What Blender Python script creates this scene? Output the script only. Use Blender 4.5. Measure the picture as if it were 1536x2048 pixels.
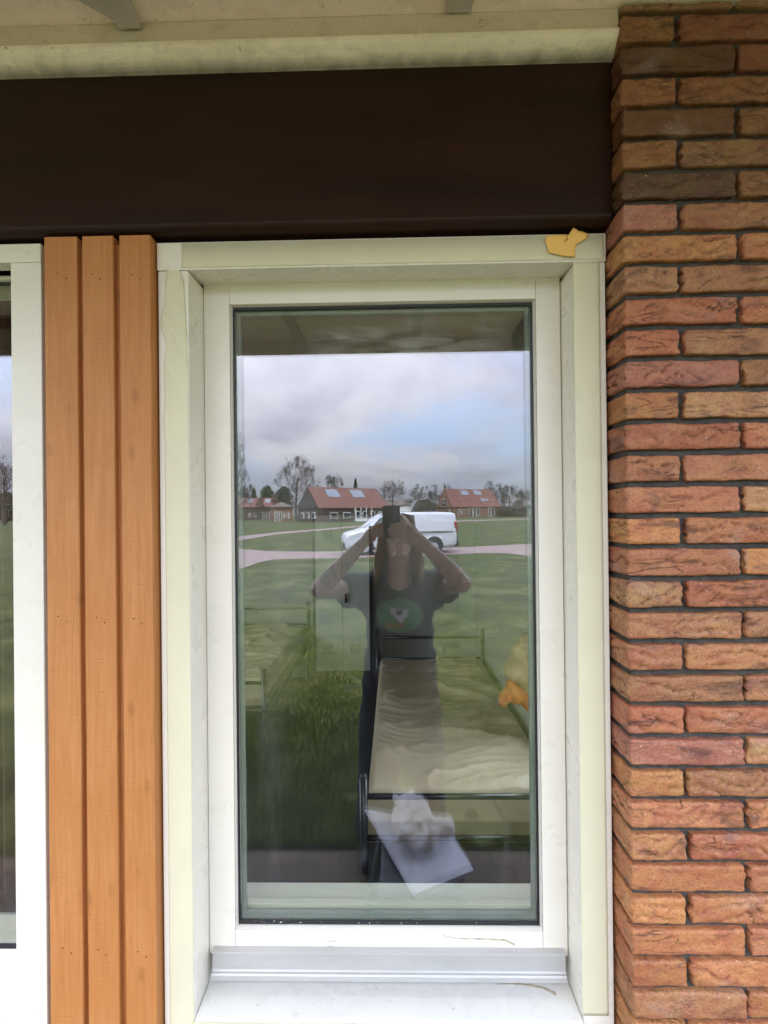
import bpy, bmesh, math, random
import numpy as np
from mathutils import Vector, Matrix, noise as mn
R = math.radians
sc = bpy.context.scene
COL = sc.collection
for o in list(bpy.data.objects): bpy.data.objects.remove(o)

# ------------------------------------------------------------------ camera
H, F = 1.92, 950.0
yc = Vector((.01895, -.00316, -1)).normalized()
zc = Vector((-.0108, 1, -.003365)).normalized()
xc = yc.cross(zc)
M = Matrix((xc, yc, zc)).transposed()          # world -> camera
MT = M.transposed()
cam_d = bpy.data.cameras.new('camera'); cam = bpy.data.objects.new('camera', cam_d); COL.objects.link(cam)
cam_d.sensor_fit = 'VERTICAL'; cam_d.sensor_height = 36; cam_d.lens = F / 2048 * 36
cam_d.clip_start = .02; cam_d.clip_end = 2000
cam.matrix_world = Matrix.Translation((0, 0, H)) @ MT.to_4x4()
sc.camera = cam
def P(px, py, Y):                              # photo pixel on the plane at distance Y -> (x, z)
    r = MT @ Vector(((px - 768) / F, -(py - 1024) / F, -1))
    k = Y / r.y
    return r.x * k, H + r.z * k
def GP(px, py, z=0):                           # photo pixel on the horizontal plane z -> (x, y)
    r = MT @ Vector(((px - 768) / F, -(py - 1024) / F, -1))
    k = (z - H) / r.z
    return r.x * k, r.y * k

# ------------------------------------------------------------------ world and sun
world = bpy.data.worlds.new('World'); sc.world = world; world.use_nodes = True
SUN_EL, SUN_AZ = R(56), R(-20)                 # behind the building, over its left end
nt = world.node_tree; N = nt.nodes; L = nt.links
N.clear()
wo = N.new('ShaderNodeOutputWorld'); bg = N.new('ShaderNodeBackground'); bg.inputs[1].default_value = .12
sky = N.new('ShaderNodeTexSky'); sky.sky_type = 'NISHITA'; sky.sun_disc = False
sky.sun_elevation = SUN_EL; sky.sun_rotation = SUN_AZ; sky.air_density = 1.0; sky.dust_density = 1.5
tc = N.new('ShaderNodeTexCoord')
sep = N.new('ShaderNodeSeparateXYZ'); L.new(tc.outputs['Generated'], sep.inputs[0])
def wm(op, a, b=None, clamp=False):
    n = N.new('ShaderNodeMath'); n.operation = op; n.use_clamp = clamp
    for i, v in enumerate((a, b)):
        if v is None: continue
        if isinstance(v, (int, float)): n.inputs[i].default_value = v
        else: L.new(v, n.inputs[i])
    return n.outputs[0]
den = wm('ADD', wm('MAXIMUM', sep.outputs[2], 0.0), .22)
comb = N.new('ShaderNodeCombineXYZ')
L.new(wm('DIVIDE', sep.outputs[0], den), comb.inputs[0]); L.new(wm('DIVIDE', sep.outputs[1], den), comb.inputs[1])
def wnoise(scale, detail, loc, dist=0.):
    mp = N.new('ShaderNodeMapping'); mp.inputs['Location'].default_value = loc
    L.new(comb.outputs[0], mp.inputs[0])
    n = N.new('ShaderNodeTexNoise'); n.inputs['Scale'].default_value = scale; n.inputs['Detail'].default_value = detail
    n.inputs['Roughness'].default_value = .55; n.inputs['Distortion'].default_value = dist
    L.new(mp.outputs[0], n.inputs['Vector']); return n.outputs['Fac']
def wramp(fac, stops):
    r = N.new('ShaderNodeValToRGB'); e = r.color_ramp.elements
    e[0].position, e[0].color = stops[0][0], (*stops[0][1], 1); e[1].position, e[1].color = stops[-1][0], (*stops[-1][1], 1)
    for p, c in stops[1:-1]:
        x = e.new(p); x.color = (*c, 1)
    L.new(fac, r.inputs[0]); return r.outputs[0]
def wmix(fac, a, b, bt='MIX'):
    m = N.new('ShaderNodeMix'); m.data_type = 'RGBA'; m.blend_type = bt
    if isinstance(fac, float): m.inputs[0].default_value = fac
    else: L.new(fac, m.inputs[0])
    for s, v in ((m.inputs[6], a), (m.inputs[7], b)):
        if isinstance(v, tuple): s.default_value = (*v, 1)
        else: L.new(v, s)
    return m.outputs[2]
cover = wramp(wnoise(.55, 6, (3.1, 1.7, 0), .25), [(.43, (0, 0, 0)), (.56, (1, 1, 1))])
body = wramp(wnoise(.95, 7, (7.3, 4.1, 2), .35), [(.36, (8.2, 8.1, 9.6)), (.48, (11.0, 10.9, 12.3)), (.62, (14.6, 14.3, 15.2))])
sv = N.new('ShaderNodeMix'); sv.data_type = 'RGBA'; sv.blend_type = 'ADD'; sv.inputs[0].default_value = 1
L.new(sky.outputs[0], sv.inputs[6]); sv.inputs[7].default_value = (7.0, 8.2, 10.8, 1)
zf = wm('MULTIPLY_ADD', wm('MAXIMUM', sep.outputs[2], 0.0), 3.6); zf.node.inputs[2].default_value = .47
zfc = N.new('ShaderNodeCombineXYZ')
for i_ in range(3): L.new(zf, zfc.inputs[i_])
L.new(wmix(1.0, wmix(cover, sv.outputs[2], body), zfc.outputs[0], 'MULTIPLY'), bg.inputs[0]); L.new(bg.outputs[0], wo.inputs[0])
sun_d = bpy.data.lights.new('sun', 'SUN'); sun_d.energy = 3.0; sun_d.angle = R(12); sun_d.color = (1, .95, .87)
sun = bpy.data.objects.new('sun', sun_d); COL.objects.link(sun)
sd = Vector((math.sin(SUN_AZ) * math.cos(SUN_EL), math.cos(SUN_AZ) * math.cos(SUN_EL), math.sin(SUN_EL)))
sun.rotation_euler = sd.to_track_quat('Z', 'Y').to_euler(); sun.location = (0, 0, 30)
sc.view_settings.view_transform = 'Standard'; sc.view_settings.look = 'None'
sc.view_settings.exposure = 0.90; sc.view_settings.gamma = 1; sc.view_settings.use_curve_mapping = False
sc.render.engine = 'CYCLES'
cy = sc.cycles
cy.use_denoising = True; cy.max_bounces = 10; cy.diffuse_bounces = 5; cy.glossy_bounces = 4
cy.transmission_bounces = 4; cy.transparent_max_bounces = 16; cy.sample_clamp_indirect = 6

# ------------------------------------------------------------------ materials
def srgb(r, g, b):
    f = lambda c: (c / 255 / 12.92) if c / 255 <= .04045 else ((c / 255 + .055) / 1.055) ** 2.4
    return (f(r), f(g), f(b))
class Mat:
    def __init__(s, name, rough=.5, spec=.5):
        s.m = bpy.data.materials.new(name); s.m.use_nodes = True
        s.t = s.m.node_tree; s.b = s.t.nodes['Principled BSDF']
        s.b.inputs['Roughness'].default_value = rough
        s.b.inputs['Specular IOR Level'].default_value = spec
        s.tc = s.t.nodes.new('ShaderNodeTexCoord').outputs['Object']
    def n(s, t): return s.t.nodes.new(t)
    def l(s, a, b): s.t.links.new(a, b)
    def noise(s, scale=5, detail=4, stretch=(1, 1, 1), rough=.55, dist=0, loc=(0, 0, 0)):
        mp = s.n('ShaderNodeMapping'); mp.inputs['Scale'].default_value = stretch; mp.inputs['Location'].default_value = loc
        s.l(s.tc, mp.inputs[0])
        x = s.n('ShaderNodeTexNoise'); x.inputs['Scale'].default_value = scale; x.inputs['Detail'].default_value = detail
        x.inputs['Roughness'].default_value = rough; x.inputs['Distortion'].default_value = dist
        s.l(mp.outputs[0], x.inputs['Vector']); return x.outputs['Fac']
    def ramp(s, fac, stops):
        r = s.n('ShaderNodeValToRGB'); e = r.color_ramp.elements
        c4 = lambda c: (c, c, c, 1) if isinstance(c, (int, float)) else (*c, 1)
        e[0].position = stops[0][0]; e[0].color = c4(stops[0][1]); e[1].position = stops[-1][0]; e[1].color = c4(stops[-1][1])
        for p, c in stops[1:-1]: e.new(p).color = c4(c)
        s.l(fac, r.inputs[0]); return r.outputs[0]
    def mix(s, fac, a, b, bt='MIX'):
        m = s.n('ShaderNodeMix'); m.data_type = 'RGBA'; m.blend_type = bt
        if isinstance(fac, (int, float)): m.inputs[0].default_value = fac
        else: s.l(fac, m.inputs[0])
        for k, v in ((6, a), (7, b)):
            if isinstance(v, tuple): m.inputs[k].default_value = (*v, 1)
            else: s.l(v, m.inputs[k])
        return m.outputs[2]
    def color(s, c):
        if isinstance(c, tuple): s.b.inputs['Base Color'].default_value = (*c, 1)
        else: s.l(c, s.b.inputs['Base Color'])
        return s
    def bump(s, h, strength=.3, dist=.002):
        b = s.n('ShaderNodeBump'); b.inputs['Strength'].default_value = strength; b.inputs['Distance'].default_value = dist
        s.l(h, b.inputs['Height']); s.l(b.outputs[0], s.b.inputs['Normal']); return s
def plain(name, c, rough=.5, var=.12, scale=8, spec=.5, bump=0, bscale=60, bdist=.001, stretch=(1, 1, 1)):
    m = Mat(name, rough, spec)
    lo = tuple(x * (1 - var) for x in c); hi = tuple(min(1, x * (1 + var)) for x in c)
    m.color(m.ramp(m.noise(scale, 5, stretch), [(.3, lo), (.7, hi)]))
    if bump: m.bump(m.noise(bscale, 4, stretch), bump, bdist)
    return m.m

def make_paint(name, c, grime=.5, dirty=0):
    m = Mat(name, .28, .5)
    base = m.ramp(m.noise(3.5, 5), [(.3, tuple(x * .95 for x in c)), (.7, c)])
    spots = m.ramp(m.noise(120, 2, loc=(3, 1, 2)), [(.735, 0), (.765, 1)])
    sm = m.ramp(m.noise(6, 5, (1, 1, 3), loc=(5, 5, 1)), [(.50, 0), (.85, .5)])
    base = m.mix(m.mix(grime, (0, 0, 0), sm, 'MIX'), base, tuple(x * y for x, y in zip(c, (.86, .84, .76))))
    if dirty:
        d2 = m.ramp(m.noise(14, 6, (1, 1.3, 1.6), .7, .6, (7, 3, 1)), [(.50, 0), (.72, .42 * float(dirty))])
        base = m.mix(d2, base, tuple(x * y for x, y in zip(c, (.55, .48, .38))))
        d3 = m.ramp(m.noise(70, 4, (1, 1, 1), .7, 1.5, (2, 3, 8)), [(.64, 0), (.70, .8 * float(dirty))])
        base = m.mix(d3, base, (.24, .19, .12))
    else:
        d3 = m.ramp(m.noise(26, 6, (1, 1, .8), .75, 2.2, (2, 3, 8)), [(.72, 0), (.90, .06)])
        base = m.mix(d3, base, (.45, .41, .31))
    m.color(m.mix(m.mix(.75, (0, 0, 0), spots), base, (.22, .19, .13)))
    m.l(m.ramp(m.noise(12, 4, loc=(5, 1, 5)), [(.3, .22), (.7, .42)]), m.b.inputs['Roughness'])
    m.bump(m.mix(.6, m.noise(55, 5), m.noise(9, 4, (1, 1, .35))), .16, .0015)
    return m.m
PAINT = make_paint("white gloss paint", (.80, .755, .65))
PAINT_SILL = make_paint('weathered white sill paint', (.76, .74, .67), .9, .35)
CREAM = make_paint('cream paint', (.92, .77, .65), .9, True)
FILM = None
def tape_mat(name, c, bs=.25):
    m = Mat(name, .55, .35)
    m.color(m.ramp(m.noise(9, 5), [(.3, tuple(x * .93 for x in c)), (.7, c)]))
    m.bump(m.noise(240, 3), bs, .001); return m.m
TAPE = tape_mat('pale yellow film', (.71, .67, .47)); TAPE2 = tape_mat('ochre paper tape', (.92, .55, .15), .3)
def wood_orange():
    m = Mat('orange stained timber', .52, .4)
    g = m.noise(9, 6, (9, 9, .55), .6, .8)
    c = m.ramp(g, [(.28, (.43, .165, .046)), (.5, (.49, .200, .060)), (.72, (.54, .235, .080))])
    blot = m.ramp(m.noise(6, 4, (1, 1, 1.1), dist=.6), [(.45, 0), (.7, 1)])
    c = m.mix(m.mix(.6, (0, 0, 0), blot), c, (.46, .175, .045))
    v = m.n('ShaderNodeTexVoronoi'); v.inputs['Scale'].default_value = 10
    mp = m.n('ShaderNodeMapping'); mp.inputs['Scale'].default_value = (1.6, 1, .75); m.l(m.tc, mp.inputs[0]); m.l(mp.outputs[0], v.inputs['Vector'])
    k = m.ramp(v.outputs['Distance'], [(.06, 1), (.17, 0)])
    c = m.mix(m.mix(.38, (0, 0, 0), k), c, (.20, .07, .018))
    rg = m.ramp(m.noise(30, 3, (1.3, 1, 14), loc=(1, 4, 0)), [(.62, 0), (.68, 1)])
    c = m.mix(m.mix(.55, (0, 0, 0), rg), c, (.38, .14, .035))
    m.color(c)
    s = m.mix(.5, m.noise(40, 5, (1.2, 1, 12)), m.noise(12, 5, (10, 10, .6), dist=.8))
    m.bump(s, .6, .003); return m.m
ORANGE = wood_orange()
def beam_mat():
    m = Mat('dark brown stained beam', .42, .2)
    m.color(m.ramp(m.noise(4, 5, (.5, 1, 3)), [(.3, (.014, .0045, .0022)), (.7, (.030, .0095, .0045))]))
    m.bump(m.mix(.5, m.noise(30, 6, (.15, 1, 5)), m.noise(200, 3)), .35, .002); return m.m
BEAM = beam_mat()
REDB = plain('dark red brown paint', (.055, .014, .010), .4)
BLACK = plain('black rubber gasket', (.012, .013, .014), .45)
DARK = plain('dark cavity board', (.01, .009, .007), .8)
GREENB = plain('green packer block', (.07, .09, .05), .7)
SPACER = plain('grey spacer bar', (.20, .23, .20), .45)
ALU = Mat('silver painted drip profile', .38, .5); ALU.b.inputs['Metallic'].default_value = .15
ALU.color(ALU.ramp(ALU.noise(25, 4, (.3, 1, 1)), [(.3, (.42, .41, .385)), (.7, (.47, .46, .435))])); ALU = ALU.m

def brick_mat():
    m = Mat('hand formed brick', .62, .45)
    at = m.n('ShaderNodeAttribute'); at.attribute_name = 'tint'; t = at.outputs['Color']
    n1 = m.ramp(m.noise(15, 7, (1, 1, 1.5), .68, 1.1), [(.36, 0), (.62, 1)])
    c = m.mix(n1, m.mix(1.0, t, (.88, .68, .84), 'MULTIPLY'), m.mix(1.0, t, (1.08, 1.14, 1.12), 'MULTIPLY'))
    n2 = m.ramp(m.noise(9, 6, (1, 1, 2.2), .68, 1.2, (4, 1, 7)), [(.54, 0), (.68, 1)])
    c = m.mix(m.mix(.70, (0, 0, 0), n2), c, (.080, .036, .028))
    n3 = m.ramp(m.noise(7, 4, (1, 1, 1.4), .5, .5, (9, 2, 3)), [(.60, 0), (.74, 1)])
    c = m.mix(m.mix(.35, (0, 0, 0), n3), c, (.40, .30, .27))
    n4 = m.ramp(m.noise(160, 3), [(.28, .62), (.5, 1)])
    c = m.mix(1.0, c, n4, 'MULTIPLY')
    sp = m.ramp(m.noise(210, 1, loc=(1, 7, 3)), [(.755, 0), (.78, 1)])
    c = m.mix(m.mix(.7, (0, 0, 0), sp), c, (.75, .70, .62))
    nC = m.noise(7.0, 4, (1, 1, 5.0), .56, .9, (6, 2, 9)); rd = m.ramp(nC, [(.482, 0), (.497, 1), (.503, 1), (.520, 0)])
    mk = m.ramp(m.noise(7, 3, (1, 1, 1.8), loc=(1, 1, 6)), [(.50, 0), (.62, 1)]); rdm = m.mix(1.0, rd, mk, 'MULTIPLY')
    c = m.mix(m.mix(.75, (0, 0, 0), rdm), c, (.09, .036, .022))
    cr = m.n('ShaderNodeAttribute'); cr.attribute_name = 'crack'
    c = m.mix(cr.outputs['Fac'], c, (.06, .025, .015))
    m.color(c)
    m.l(m.ramp(m.noise(11, 3, loc=(2, 8, 1)), [(.35, .72), (.68, .34)]), m.b.inputs['Roughness'])
    hs = m.mix(.5, m.noise(75, 6, (1, 1, 1.7), .65, .4), m.noise(300, 3))
    m.bump(m.mix(rdm, hs, (0., 0., 0.)), .9, .0042); return m.m
BRICK = brick_mat()
MORTAR = plain('dark grey mortar', (.055, .050, .042), .9, .35, 40, bump=.8, bscale=160, bdist=.003)

def pane_mat(name, refl, dirt=0.):
    m = bpy.data.materials.new(name); m.use_nodes = True; t = m.node_tree; t.nodes.clear()
    n = t.nodes.new; l = t.links.new
    out = n('ShaderNodeOutputMaterial'); tr = n('ShaderNodeBsdfTransparent'); tr.inputs[0].default_value = (.975, .985, .965, 1)
    gl = n('ShaderNodeBsdfGlossy'); gl.inputs['Roughness'].default_value = 0.0; gl.inputs[0].default_value = (.90, .92, 1, 1)
    geo = n('ShaderNodeNewGeometry'); lw = n('ShaderNodeLayerWeight'); lw.inputs[0].default_value = .25
    a = n('ShaderNodeMath'); a.operation = 'MULTIPLY_ADD'; a.inputs[1].default_value = .35; a.inputs[2].default_value = refl
    l(lw.outputs['Fresnel'], a.inputs[0])
    b = n('ShaderNodeMath'); b.operation = 'SUBTRACT'; b.inputs[0].default_value = 1; l(geo.outputs['Backfacing'], b.inputs[1])
    c = n('ShaderNodeMath'); c.operation = 'MULTIPLY'; l(a.outputs[0], c.inputs[0]); l(b.outputs[0], c.inputs[1])
    mx = n('ShaderNodeMixShader'); l(c.outputs[0], mx.inputs[0]); l(tr.outputs[0], mx.inputs[1]); l(gl.outputs[0], mx.inputs[2])
    last = mx.outputs[0]
    if dirt:
        tcn = n('ShaderNodeTexCoord')
        def nz(scale, st, lo, hi, loc=(0, 0, 0), dist=0.):
            mp = n('ShaderNodeMapping'); mp.inputs['Scale'].default_value = st; mp.inputs['Location'].default_value = loc
            l(tcn.outputs['Object'], mp.inputs[0])
            x = n('ShaderNodeTexNoise'); x.inputs['Scale'].default_value = scale; x.inputs['Detail'].default_value = 5; x.inputs['Distortion'].default_value = dist
            l(mp.outputs[0], x.inputs['Vector'])
            mr = n('ShaderNodeMapRange'); mr.inputs[1].default_value = lo; mr.inputs[2].default_value = hi; l(x.outputs['Fac'], mr.inputs[0]); return mr.outputs[0]
        def mm(op, p, q):
            x = n('ShaderNodeMath'); x.operation = op
            for i, v in enumerate((p, q)):
                if isinstance(v, (int, float)): x.inputs[i].default_value = v
                else: l(v, x.inputs[i])
            return x.outputs[0]
        sp = n('ShaderNodeSeparateXYZ'); l(tcn.outputs['Object'], sp.inputs[0])
        # wiped smear high on the pane
        mr = n('ShaderNodeMapRange'); mr.inputs[1].default_value = 0; mr.inputs[2].default_value = 1
        dx = mm('MULTIPLY', mm('SUBTRACT', sp.outputs[0], .03), 3.6); dz = mm('MULTIPLY', mm('SUBTRACT', sp.outputs[2], 1.578), 17)
        rr = mm('ADD', mm('MULTIPLY', dx, dx), mm('MULTIPLY', dz, dz)); l(mm('SUBTRACT', 1.0, rr), mr.inputs[0])
        smear = mm('MULTIPLY', mr.outputs[0], nz(9, (.55, 1, 3.2), .38, .72, dist=1.8))
        film = nz(5, (1.6, 1, .35), .55, .95, (2, 3, 4), .5); dust = nz(170, (1, 1, 1), .76, .80, (7, 7, 7))
        tot = mm('ADD', mm('MULTIPLY', smear, .16), mm('ADD', mm('MULTIPLY', film, dirt), mm('MULTIPLY', dust, .25)))
        df = n('ShaderNodeBsdfDiffuse'); df.inputs[0].default_value = (.8, .8, .8, 1)
        m2 = n('ShaderNodeMixShader'); l(tot, m2.inputs[0]); l(last, m2.inputs[1]); l(df.outputs[0], m2.inputs[2]); last = m2.outputs[0]
    l(last, out.inputs[0]); return m
PANE1 = pane_mat('outer pane glass', .14, .05); PANE2 = pane_mat('inner pane glass', .09)

# ------------------------------------------------------------------ mesh builder
G = 1.145                                      # outer face of the glass
class MB:
    def __init__(s, flip=False): s.v, s.f, s.flip = [], [], flip
    def add(s, vs, fs):
        k = len(s.v); s.v += [tuple(v) for v in vs]; s.f += [tuple(i + k for i in f) for f in fs]; return s
    def box(s, x0, x1, y0, y1, z0, z1):
        return s.add([(x, y, z) for z in (z0, z1) for y in (y0, y1) for x in (x0, x1)],
                     [(0, 2, 3, 1), (4, 5, 7, 6), (0, 1, 5, 4), (2, 6, 7, 3), (0, 4, 6, 2), (1, 3, 7, 5)])
    def prism(s, poly, axis, a, b):            # poly: 2D points; axis x:(y,z) y:(x,z) z:(x,y)
        def p(u, v, w): return {'x': (w, u, v), 'y': (u, w, v), 'z': (u, v, w)}[axis]
        n = len(poly)
        vs = [p(u, v, a) for u, v in poly] + [p(u, v, b) for u, v in poly]
        fs = [tuple(range(n)), tuple(reversed(range(n, 2 * n)))] + [(i, i + n, (i + 1) % n + n, (i + 1) % n) for i in range(n)]
        return s.add(vs, fs)
    def tube(s, pts, rad, seg=8, cap=True):
        pts = [Vector(p) for p in pts]; k0 = len(s.v)
        if isinstance(rad, (int, float)): rad = [rad] * len(pts)
        up = None
        for i, p in enumerate(pts):
            d = (pts[min(i + 1, len(pts) - 1)] - pts[max(i - 1, 0)]).normalized()
            if up is None: up = Vector((0, 0, 1)) if abs(d.z) < .9 else Vector((1, 0, 0))
            a = d.cross(up).normalized(); up = a.cross(d).normalized()
            for j in range(seg):
                t = 2 * math.pi * j / seg
                s.v.append(tuple(p + (a * math.cos(t) + up * math.sin(t)) * rad[i]))
        for i in range(len(pts) - 1):
            for j in range(seg):
                a, b = k0 + i * seg + j, k0 + i * seg + (j + 1) % seg
                s.f.append((a, b, b + seg, a + seg))
        if cap:
            s.f.append(tuple(reversed(range(k0, k0 + seg)))); e = k0 + (len(pts) - 1) * seg; s.f.append(tuple(range(e, e + seg)))
        return s
    def ball(s, c, r, seg=14, rings=9, rot=None):
        r = (r, r, r) if isinstance(r, (int, float)) else r
        k = len(s.v); c = Vector(c)
        for i in range(rings + 1):
            th = math.pi * i / rings
            for j in range(seg):
                ph = 2 * math.pi * j / seg
                v = Vector((r[0] * math.sin(th) * math.cos(ph), r[1] * math.sin(th) * math.sin(ph), r[2] * math.cos(th)))
                if rot: v = rot @ v
                s.v.append(tuple(c + v))
        for i in range(rings):
            for j in range(seg):
                a, b = k + i * seg + j, k + i * seg + (j + 1) % seg
                s.f.append((a, a + seg, b + seg, b))
        return s
    def cap(s, a, b, ra, rb):                  # tapered capsule
        a, b = Vector(a), Vector(b); d = (b - a).normalized(); pts, rs = [], []
        for t in (-.98, -.8, -.5, 0): pts.append(a + d * ra * t); rs.append(ra * math.sqrt(1 - t * t))
        for t in (0, .5, .8, .98): pts.append(b + d * rb * t); rs.append(rb * math.sqrt(1 - t * t))
        return s.tube(pts, rs, 14)
    def build(s, name, mat, parent=None, smooth=False, bevel=0, fix=False, props=None):
        off = Vector((0, 0, 0)); q = parent
        while q: off += q.location; q = q.parent
        vs = [(x, 2 * G - y, z) for x, y, z in s.v] if s.flip else s.v
        vs = [(x - off.x, y - off.y, z - off.z) for x, y, z in vs]
        fs = [tuple(reversed(f)) for f in s.f] if s.flip else s.f
        me = bpy.data.meshes.new(name); me.from_pydata(vs, [], fs)
        if fix or bevel:
            bm = bmesh.new(); bm.from_mesh(me)
            bmesh.ops.recalc_face_normals(bm, faces=bm.faces)
            if bevel:
                es = [e for e in bm.edges if len(e.link_faces) == 2 and e.calc_face_angle(0) > .5]
                bmesh.ops.bevel(bm, geom=es, offset=bevel, segments=2, profile=.6, affect='EDGES')
            bm.to_mesh(me); bm.free()
        if smooth: me.polygons.foreach_set('use_smooth', [True] * len(me.polygons))
        me.materials.append(mat)
        o = bpy.data.objects.new(name, me); COL.objects.link(o); o.parent = parent
        for k, v in (props or {}).items(): o[k] = v
        return o
def tag(o, label=None, cat=None, group=None, kind=None):
    for k, v in (('label', label), ('category', cat), ('group', group), ('kind', kind)):
        if v: o[k] = v
    return o
def thing(name, label, cat, loc=(0, 0, 0), group=None, flip=False):
    o = bpy.data.objects.new(name, None); COL.objects.link(o); x, y, z = loc
    o.location = (x, 2 * G - y if flip else y, z); o.empty_display_size = .1
    return tag(o, label, cat, group)
def finish(o, voxel=None, smooth_it=0, disp=None):   # remesh into one continuous surface
    if voxel:
        r = o.modifiers.new('r', 'REMESH'); r.mode = 'VOXEL'; r.voxel_size = voxel; r.use_smooth_shade = True
    if smooth_it:
        q = o.modifiers.new('s', 'SMOOTH'); q.iterations = smooth_it; q.factor = .5
    dg = bpy.context.evaluated_depsgraph_get(); ev = o.evaluated_get(dg)
    me = bpy.data.meshes.new_from_object(ev); mats = list(o.data.materials)
    o.modifiers.clear(); o.data = me; me.name = o.name
    if not me.materials:
        for m_ in mats: me.materials.append(m_)
    if disp:
        ns = [v.normal.copy() for v in me.vertices]
        for v, n_ in zip(me.vertices, ns): v.co += n_ * disp(v.co)
    me.polygons.foreach_set('use_smooth', [True] * len(me.polygons)); me.update()
    return o

# ------------------------------------------------------------------ ground outside
def ground_mat():
    m = Mat('lawn ground', .9, .2)
    c = m.ramp(m.noise(.9, 9, rough=.72, dist=.5), [(.38, (.026, .034, .007)), (.5, (.060, .074, .014)), (.62, (.135, .128, .040))])
    c = m.mix(m.ramp(m.noise(45, 4), [(.3, .45), (.7, 0)]), c, (.030, .042, .012))
    so = m.ramp(m.noise(.55, 6, (1, 1, 1), .6, .8, (3, 9, 0)), [(.66, 0), (.72, 1)])
    c = m.mix(m.mix(.6, (0, 0, 0), so), c, (.13, .10, .07))
    m.color(c); m.bump(m.noise(60, 5), .9, .03); return m.m
GROUND = ground_mat()
def flat(name, poly, z, mat, flip=True):
    b = MB(); ys = [(x, 2 * G - y) if flip else (x, y) for x, y in poly]
    b.add([(x, y, z) for x, y in ys], [tuple(range(len(ys)))])
    o = b.build(name, mat); me = o.data
    if me.polygons[0].normal.z < 0: me.flip_normals()
    return tag(o, kind='structure')
flat('ground', [(-600, -900), (600, -900), (600, 700), (-600, 700)], -.02, GROUND)
def path_mat():
    m = Mat('pinkish clinker path', .85, .3)
    m.color(m.ramp(m.noise(9, 6), [(.3, (.20, .135, .115)), (.7, (.30, .215, .19))])); m.bump(m.noise(50, 3), .5, .01); return m.m
PATH = path_mat()
def paver_mat():
    m = Mat('brown paving bricks', .8, .35)
    br = m.n('ShaderNodeTexBrick'); m.l(m.tc, br.inputs['Vector']); br.inputs['Scale'].default_value = 1
    br.inputs['Brick Width'].default_value = .21; br.inputs['Row Height'].default_value = .105; br.inputs['Mortar Size'].default_value = .006
    br.inputs['Color1'].default_value = (.13, .085, .05, 1); br.inputs['Color2'].default_value = (.085, .056, .036, 1); br.inputs['Mortar'].default_value = (.04, .035, .025, 1)
    m.color(m.mix(m.ramp(m.noise(5, 6), [(.4, 0), (.7, .7)]), br.outputs[0], (.07, .06, .035)))
    m.bump(m.mix(.5, br.outputs['Fac'], m.noise(40, 4)), -.5, .006); return m.m
PAVER = paver_mat()
def smooth_poly(pts, n=5):                     # Catmull-Rom through closed points
    out = []
    for i in range(len(pts)):
        p = [Vector(pts[(i + k - 1) % len(pts)]) for k in range(4)]
        for j in range(n):
            t = j / n
            out.append(tuple(.5 * ((2 * p[1]) + (-p[0] + p[2]) * t + (2 * p[0] - 5 * p[1] + 4 * p[2] - p[3]) * t * t + (-p[0] + 3 * p[1] - 3 * p[2] + p[3]) * t ** 3)))
    return out
flat('paving', [(-9, .7), (9, .7), (9, 2.72), (-9, 2.72)], -.008, PAVER)
def band(name, top, bot, z, mat=PATH):
    a = [GP(*p, z) for p in top]; b = [GP(*p, z) for p in bot]
    vs, fs = [], []
    def dense(q):
        o = []
        for i in range(len(q) - 1):
            p0, p1, p2, p3 = [Vector(q[max(0, min(len(q) - 1, i + k))]) for k in (-1, 0, 1, 2)]
            for j in range(8):
                t = j / 8
                o.append(.5 * ((2 * p1) + (-p0 + p2) * t + (2 * p0 - 5 * p1 + 4 * p2 - p3) * t * t + (-p0 + 3 * p1 - 3 * p2 + p3) * t ** 3))
        o.append(Vector(q[-1])); return o
    a, b = dense(a), dense(b); n = len(a)
    for x in a + b: vs.append((x[0], 2 * G - x[1], z))
    fs = [(i, i + 1, i + 1 + n, i + n) for i in range(n - 1)]
    o = MB().add(vs, fs).build(name, mat)
    if o.data.polygons[0].normal.z < 0: o.data.flip_normals()
    return tag(o, kind='structure')
band('path', [(250, 1085), (400, 1091), (484, 1098), (540, 1102), (620, 1103), (700, 1102), (790, 1099), (880, 1096), (980, 1092), (1056, 1088), (1300, 1080)],
     [(250, 1240), (400, 1168), (484, 1137), (540, 1120), (620, 1117), (700, 1116), (790, 1112), (880, 1110), (980, 1106), (1056, 1112), (1300, 1160)], -.012)
band('path', [(250, 1092), (400, 1078), (484, 1072), (560, 1064), (640, 1058), (700, 1053), (780, 1047), (900, 1040.5)],
     [(250, 1120), (400, 1094), (484, 1080), (560, 1068), (640, 1061), (700, 1055.5), (780, 1049), (900, 1042)], -.008)
band('path', [(880, 1043.5), (930, 1040.5), (1000, 1039), (1060, 1037.5), (1300, 1034)],
     [(880, 1045.5), (930, 1042.5), (1000, 1040.5), (1060, 1039), (1300, 1036)], -.004)

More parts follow.
